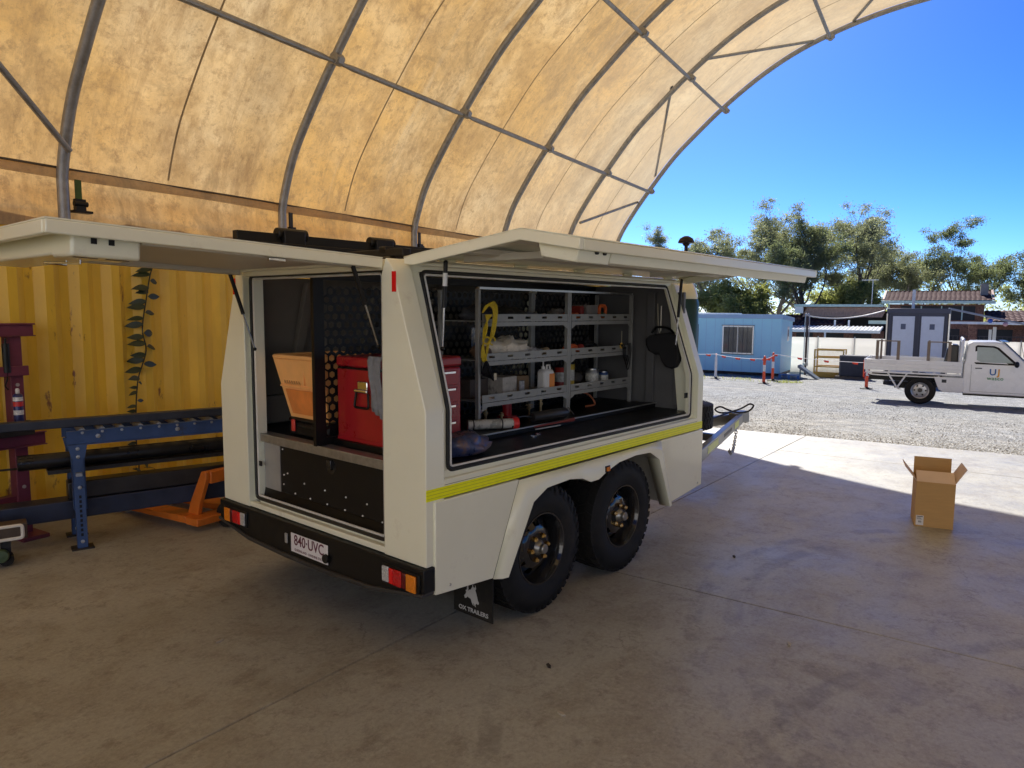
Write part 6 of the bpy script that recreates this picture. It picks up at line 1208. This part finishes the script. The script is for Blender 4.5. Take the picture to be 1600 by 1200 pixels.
# truck wheels
uty = MB().lathe([(.205, -.10), (.24, -.115), (.32, -.112), (.345, -.085), (.35, -.04), (.35, .04), (.345, .085), (.32, .112), (.24, .115), (.205, .10)], d=(0, 1, 0), n=40, closed=True).mesh('tyre', rubber, 30)
rim2 = MB().lathe([(.0, -.03), (.05, -.04), (.06, -.06), (.075, -.06), (.08, -.045), (.15, -.035), (.175, -.055), (.19, -.085), (.21, -.095), (.212, -.085), (.2, -.03), (.19, .05), (0, .05)], d=(0, 1, 0), n=36).mesh('rim', mat('rim_silver', (0.60, 0.60, 0.60), 0.35, .6, var=.05), 30)
hole = MB().lathe([(0, 0), (.022, 0), (.022, .006), (0, .006)], d=(0, -1, 0), n=12).mesh('rim_hole', black_p); cap2 = MB().lathe([(0, -.09), (.045, -.085), (.05, -.06), (.05, -.04), (0, -.04)], d=(0, 1, 0), n=16).mesh('hub_cap', mat('hub_dark', (0.12, 0.11, 0.10), 0.5, .5))
for x_ in (0.0, 2.92):
    for y_, rz in ((.12, 0), (UW - .12, 180)):
        e = bpy.data.objects.new('wheel', None); C.objects.link(e); e.parent = ut; e.matrix_basis = TR(x_, y_, .35) @ RZ(rz)
        inst(uty, 'tyre', e, Matrix()); inst(rim2, 'rim', e, Matrix()); inst(cap2, 'hub_cap', e, Matrix())
        for k in range(6): inst(hole, 'rim_hole', e, TR(.125 * math.cos(k * math.pi / 3), -.04, .125 * math.sin(k * math.pi / 3)))
MB().box(-.42, .46, .03, .30, .72, .74).build('mudguard', black_p, ut); MB().box(-.6, .3, .45, UW - .45, .35, .52).build('axle', black_p, ut)
# ------------------------------------------------------------------ trees
def leaf_mat(name, col, tcol):
    m = bpy.data.materials.new(name); m.use_nodes = True; n = m.node_tree.nodes; l = m.node_tree.links; n.remove(n['Principled BSDF'])
    tc = n.new('ShaderNodeTexCoord'); nz = n.new('ShaderNodeTexNoise'); nz.inputs['Scale'].default_value = 0.9; nz.inputs['Detail'].default_value = 5; l.new(tc.outputs['Object'], nz.inputs['Vector'])
    def cr(c):
        r = n.new('ShaderNodeValToRGB'); r.color_ramp.elements[0].position = .3; r.color_ramp.elements[1].position = .7
        r.color_ramp.elements[0].color = (*[v * .6 for v in c], 1); r.color_ramp.elements[1].color = (*[min(1, v * 1.35) for v in c], 1); l.new(nz.outputs[0], r.inputs[0]); return r
    d = n.new('ShaderNodeBsdfDiffuse'); t = n.new('ShaderNodeBsdfTranslucent'); ms = n.new('ShaderNodeMixShader'); ms.inputs[0].default_value = .5
    l.new(cr(col).outputs[0], d.inputs[0]); l.new(cr(tcol).outputs[0], t.inputs[0]); l.new(d.outputs[0], ms.inputs[1]); l.new(t.outputs[0], ms.inputs[2])
    gl = n.new('ShaderNodeBsdfGlossy'); gl.inputs['Roughness'].default_value = .4; gl.inputs[0].default_value = (.5, .5, .5, 1); m2 = n.new('ShaderNodeMixShader'); m2.inputs[0].default_value = .06
    l.new(ms.outputs[0], m2.inputs[1]); l.new(gl.outputs[0], m2.inputs[2]); l.new(m2.outputs[0], n['Material Output'].inputs[0]); return m
LM = [leaf_mat('leaf_grey_green', (0.20, 0.22, 0.155), (0.42, 0.45, 0.22)), leaf_mat('leaf_dark', (0.14, 0.17, 0.105), (0.31, 0.36, 0.15)), leaf_mat('leaf_yellow_green', (0.17, 0.20, 0.085), (0.54, 0.58, 0.17))]
bark = mat('bark_pale', (0.30, 0.25, 0.20), 0.85, var=.35, vs=3, bump=.4, bs=12); bark_d = mat('bark_dark', (0.09, 0.07, 0.055), 0.9, var=.3, vs=4, bump=.5, bs=14)
def tree(name, s, l, H, seed, label, lm, bk, spread=.42, dens=1.0, base=.3, lean=0, droop=.3, lsize=.26, group='eucalypt trees beyond the yard'):
    rn = random.Random(seed); e = empty(name, S_(s, l), label, 'tree', group); wood = MB(); tips = []
    def grow(p, d, ln, r, depth):
        pts = [p]; rad = [r]; n = 4 if depth else 6; q = p.copy(); dd = d.copy()
        for i in range(n):
            dd = (dd + Vector((rn.gauss(0, .12), rn.gauss(0, .12), .05 if depth else .04))).normalized(); q = q + dd * (ln / n); pts.append(q.copy()); rad.append(r * (1 - .55 * (i + 1) / n))
            if depth >= 1 and i >= 1: tips.append((q.copy(), depth))
        wood.tube(pts, rad, n=7 if depth < 2 else 5, caps=False)
        if depth >= 3: tips.append((q, 3)); return
        nb = (rn.randint(5, 7) if depth == 0 else rn.randint(3, 4))
        for k in range(nb):
            i = rn.randint(2 if depth else 3, n); o = pts[i]; a = rn.uniform(0, 6.283) + k * 2.4; el = rn.uniform(.25, 1.05) if depth < 2 else rn.uniform(-.2, .9)
            nd = Vector((math.cos(a) * math.cos(el), math.sin(a) * math.cos(el), math.sin(el))); nd = (nd + dd * .35).normalized()
            grow(o, nd, ln * rn.uniform(.42, .62) * (spread / .42 if depth == 0 else 1), rad[i] * .62, depth + 1)
        grow(q, (dd + Vector((rn.gauss(0, .2), rn.gauss(0, .2), .2))).normalized(), ln * .5, rad[-1], depth + 1)
    grow(Vector((0, 0, -.1)), Vector((lean, rn.gauss(0, .05), 1)).normalized(), H * .56, H * .021, 0)
    # normalise height
    zm = max(t[0].z for t in tips); k = H * .94 / zm
    wood.v = [(x * k, y * k, z * k) for x, y, z in wood.v]; wood.build('trunk', bk, e, smooth=60)
    tips = [(p * k, d) for p, d in tips if p.z * k > H * base]
    cr_ = MB()
    for p, d in tips:
        cl = rn.uniform(.26, .62); cnt = int(rn.randint(60, 120) * dens * (1 if d >= 2 else 0))
        if rn.random() < .40: continue
        for _ in range(cnt):
            g_ = Vector((rn.gauss(0, 1), rn.gauss(0, 1), rn.gauss(0, .62))) * cl * .5; c_ = p + g_
            ax = Vector((rn.gauss(0, .6), rn.gauss(0, .6), rn.gauss(-droop, .5))).normalized(); sd_ = ax.cross(Vector((rn.gauss(0, 1), rn.gauss(0, 1), rn.gauss(0, 1)))).normalized()
            ln = lsize * rn.uniform(.6, 1.25); w = ln * rn.uniform(.24, .40)
            b = len(cr_.v); cr_.v += [tuple(c_ - ax * ln * .5), tuple(c_ + sd_ * w * .5), tuple(c_ + ax * ln * .5), tuple(c_ - sd_ * w * .5)]; cr_.f.append((b, b + 1, b + 2, b + 3))
    cr_.build('crown', lm, e, smooth=0); return e
TREES = [
 ('gum_tree', 70, 25.6, 12.0, 1, 'slender gum tree showing between the shelter edge and the raised door', 0, bark, .30, 1.0, .35),
 ('gum_tree', 52, 13.0, 9.4, 22, 'airy gum tree with pale trunk left of the roof beacon', 0, bark, .55, .9, .38),
 ('gum_tree', 55, 10.4, 11.0, 33, 'tall grey gum tree with forked trunk behind the blue office', 0, bark, .58, .8, .34),
 ('gum_tree', 50, 7.4, 9.4, 4, 'dense dark tree above the right end of the blue office', 1, bark_d, .50, 1.15, .25),
 ('gum_tree', 58, 8.6, 10.8, 15, 'grey gum crown just left of the dense dark tree', 0, bark, .55, .8, .34),
 ('gum_tree', 57, 4.2, 11.4, 55, 'tallest spreading gum tree behind the left end of the house roof', 0, bark_d, .56, .85, .32),
 ('gum_tree', 62, -1.2, 10.2, 66, 'broad round gum tree behind the right end of the house roof', 1, bark_d, .58, .9, .30),
 ('gum_tree', 58, -5.6, 7.6, 7, 'dark dense tree at the right edge of the picture', 1, bark_d, .55, 1.3, .2),
 ('gum_tree', 60, 1.6, 8.0, 8, 'lower gum tree filling the gap between the two tallest ones', 0, bark, .58, .9, .3),
 ('gum_tree', 64, 5.9, 8.4, 16, 'hazy gum tree between the dense dark tree and the tallest one', 0, bark, .55, .9, .3),
 ('sapling', 49, 11.2, 5.0, 9, 'small yellow-green tree just above the middle of the office roof', 2, bark_d, .6, .55, .15),
 ('sapling', 51, 13.8, 5.4, 10, 'small bright tree at the left end of the office roof', 2, bark_d, .6, .55, .15),
 ('sapling', 54, 5.4, 5.2, 11, 'bright green tree over the timber veranda roof', 2, bark_d, .6, .6, .12),
 ('sapling', 66, 8.0, 6.4, 12, 'hazy green tree farther back between the gum trunks', 2, bark_d, .6, .6, .12),
]
for (nm, s_, l_, H, sd_, lb_, li, bk, sp_, de, ba) in TREES: tree(nm, s_, l_, H, sd_, lb_, LM[li], bk, sp_, de, ba, lsize=.165 if nm == 'gum_tree' else .25)
# far bush that closes the view under the crowns
fb = MB(); rn = random.Random(44)
for i in range(60000):
    l_ = rn.uniform(-70, 75); s_ = rn.uniform(78, 92); top = 5.6 + 2.2 * noise.noise(Vector((l_ * .11, 0, 0))) + 2.0 * noise.noise(Vector((l_ * .35, 3, 0))); z = rn.uniform(-1, 1) ; z = -1.1 + (top + .8) * rn.random() ** .8
    if noise.noise(Vector((l_ * .5, z * .5, s_ * .3))) < -.08: continue
    ln = rn.uniform(.25, .6); ax = Vector((rn.gauss(0, .6), rn.gauss(0, .6), rn.gauss(-.2, .6))).normalized(); sd_ = ax.cross(Vector((rn.gauss(0, 1), rn.gauss(0, 1), rn.gauss(0, 1)))).normalized(); c_ = Vector((s_, l_, z)); b = len(fb.v)
    fb.v += [tuple(c_ - ax * ln * .5), tuple(c_ + sd_ * ln * .2), tuple(c_ + ax * ln * .5), tuple(c_ - sd_ * ln * .2)]; fb.f.append((b, b + 1, b + 2, b + 3))
tag(fb.build('far_bush', LM[2], m=FS, smooth=0), 'far line of green bush beyond the house and trees', 'bush', kind='stuff')
# thin weeds along the shaded edge of the gravel by the office
wd = MB(); rn = random.Random(8)
for i in range(1500):
    s_ = 27.6 + rn.gauss(0, .35); l_ = 4.2 + 4.6 * rn.random(); 
    if noise.noise(Vector((l_ * 1.3, s_, 0))) < .02: continue
    h_ = rn.uniform(.03, .12); a = rn.uniform(0, 6.28); b = len(wd.v); z = tz(s_); wd.v += [(s_ - .012 * math.cos(a), l_ - .012 * math.sin(a), z), (s_ + .012 * math.cos(a), l_ + .012 * math.sin(a), z), (s_ + rn.gauss(0, .03), l_ + rn.gauss(0, .03), z + h_)]; wd.f.append((b, b + 1, b + 2))
tag(wd.build('grass_weeds', LM[2], m=FS, smooth=0), 'sparse green weeds in the gravel before the blue office', 'weeds', kind='stuff')
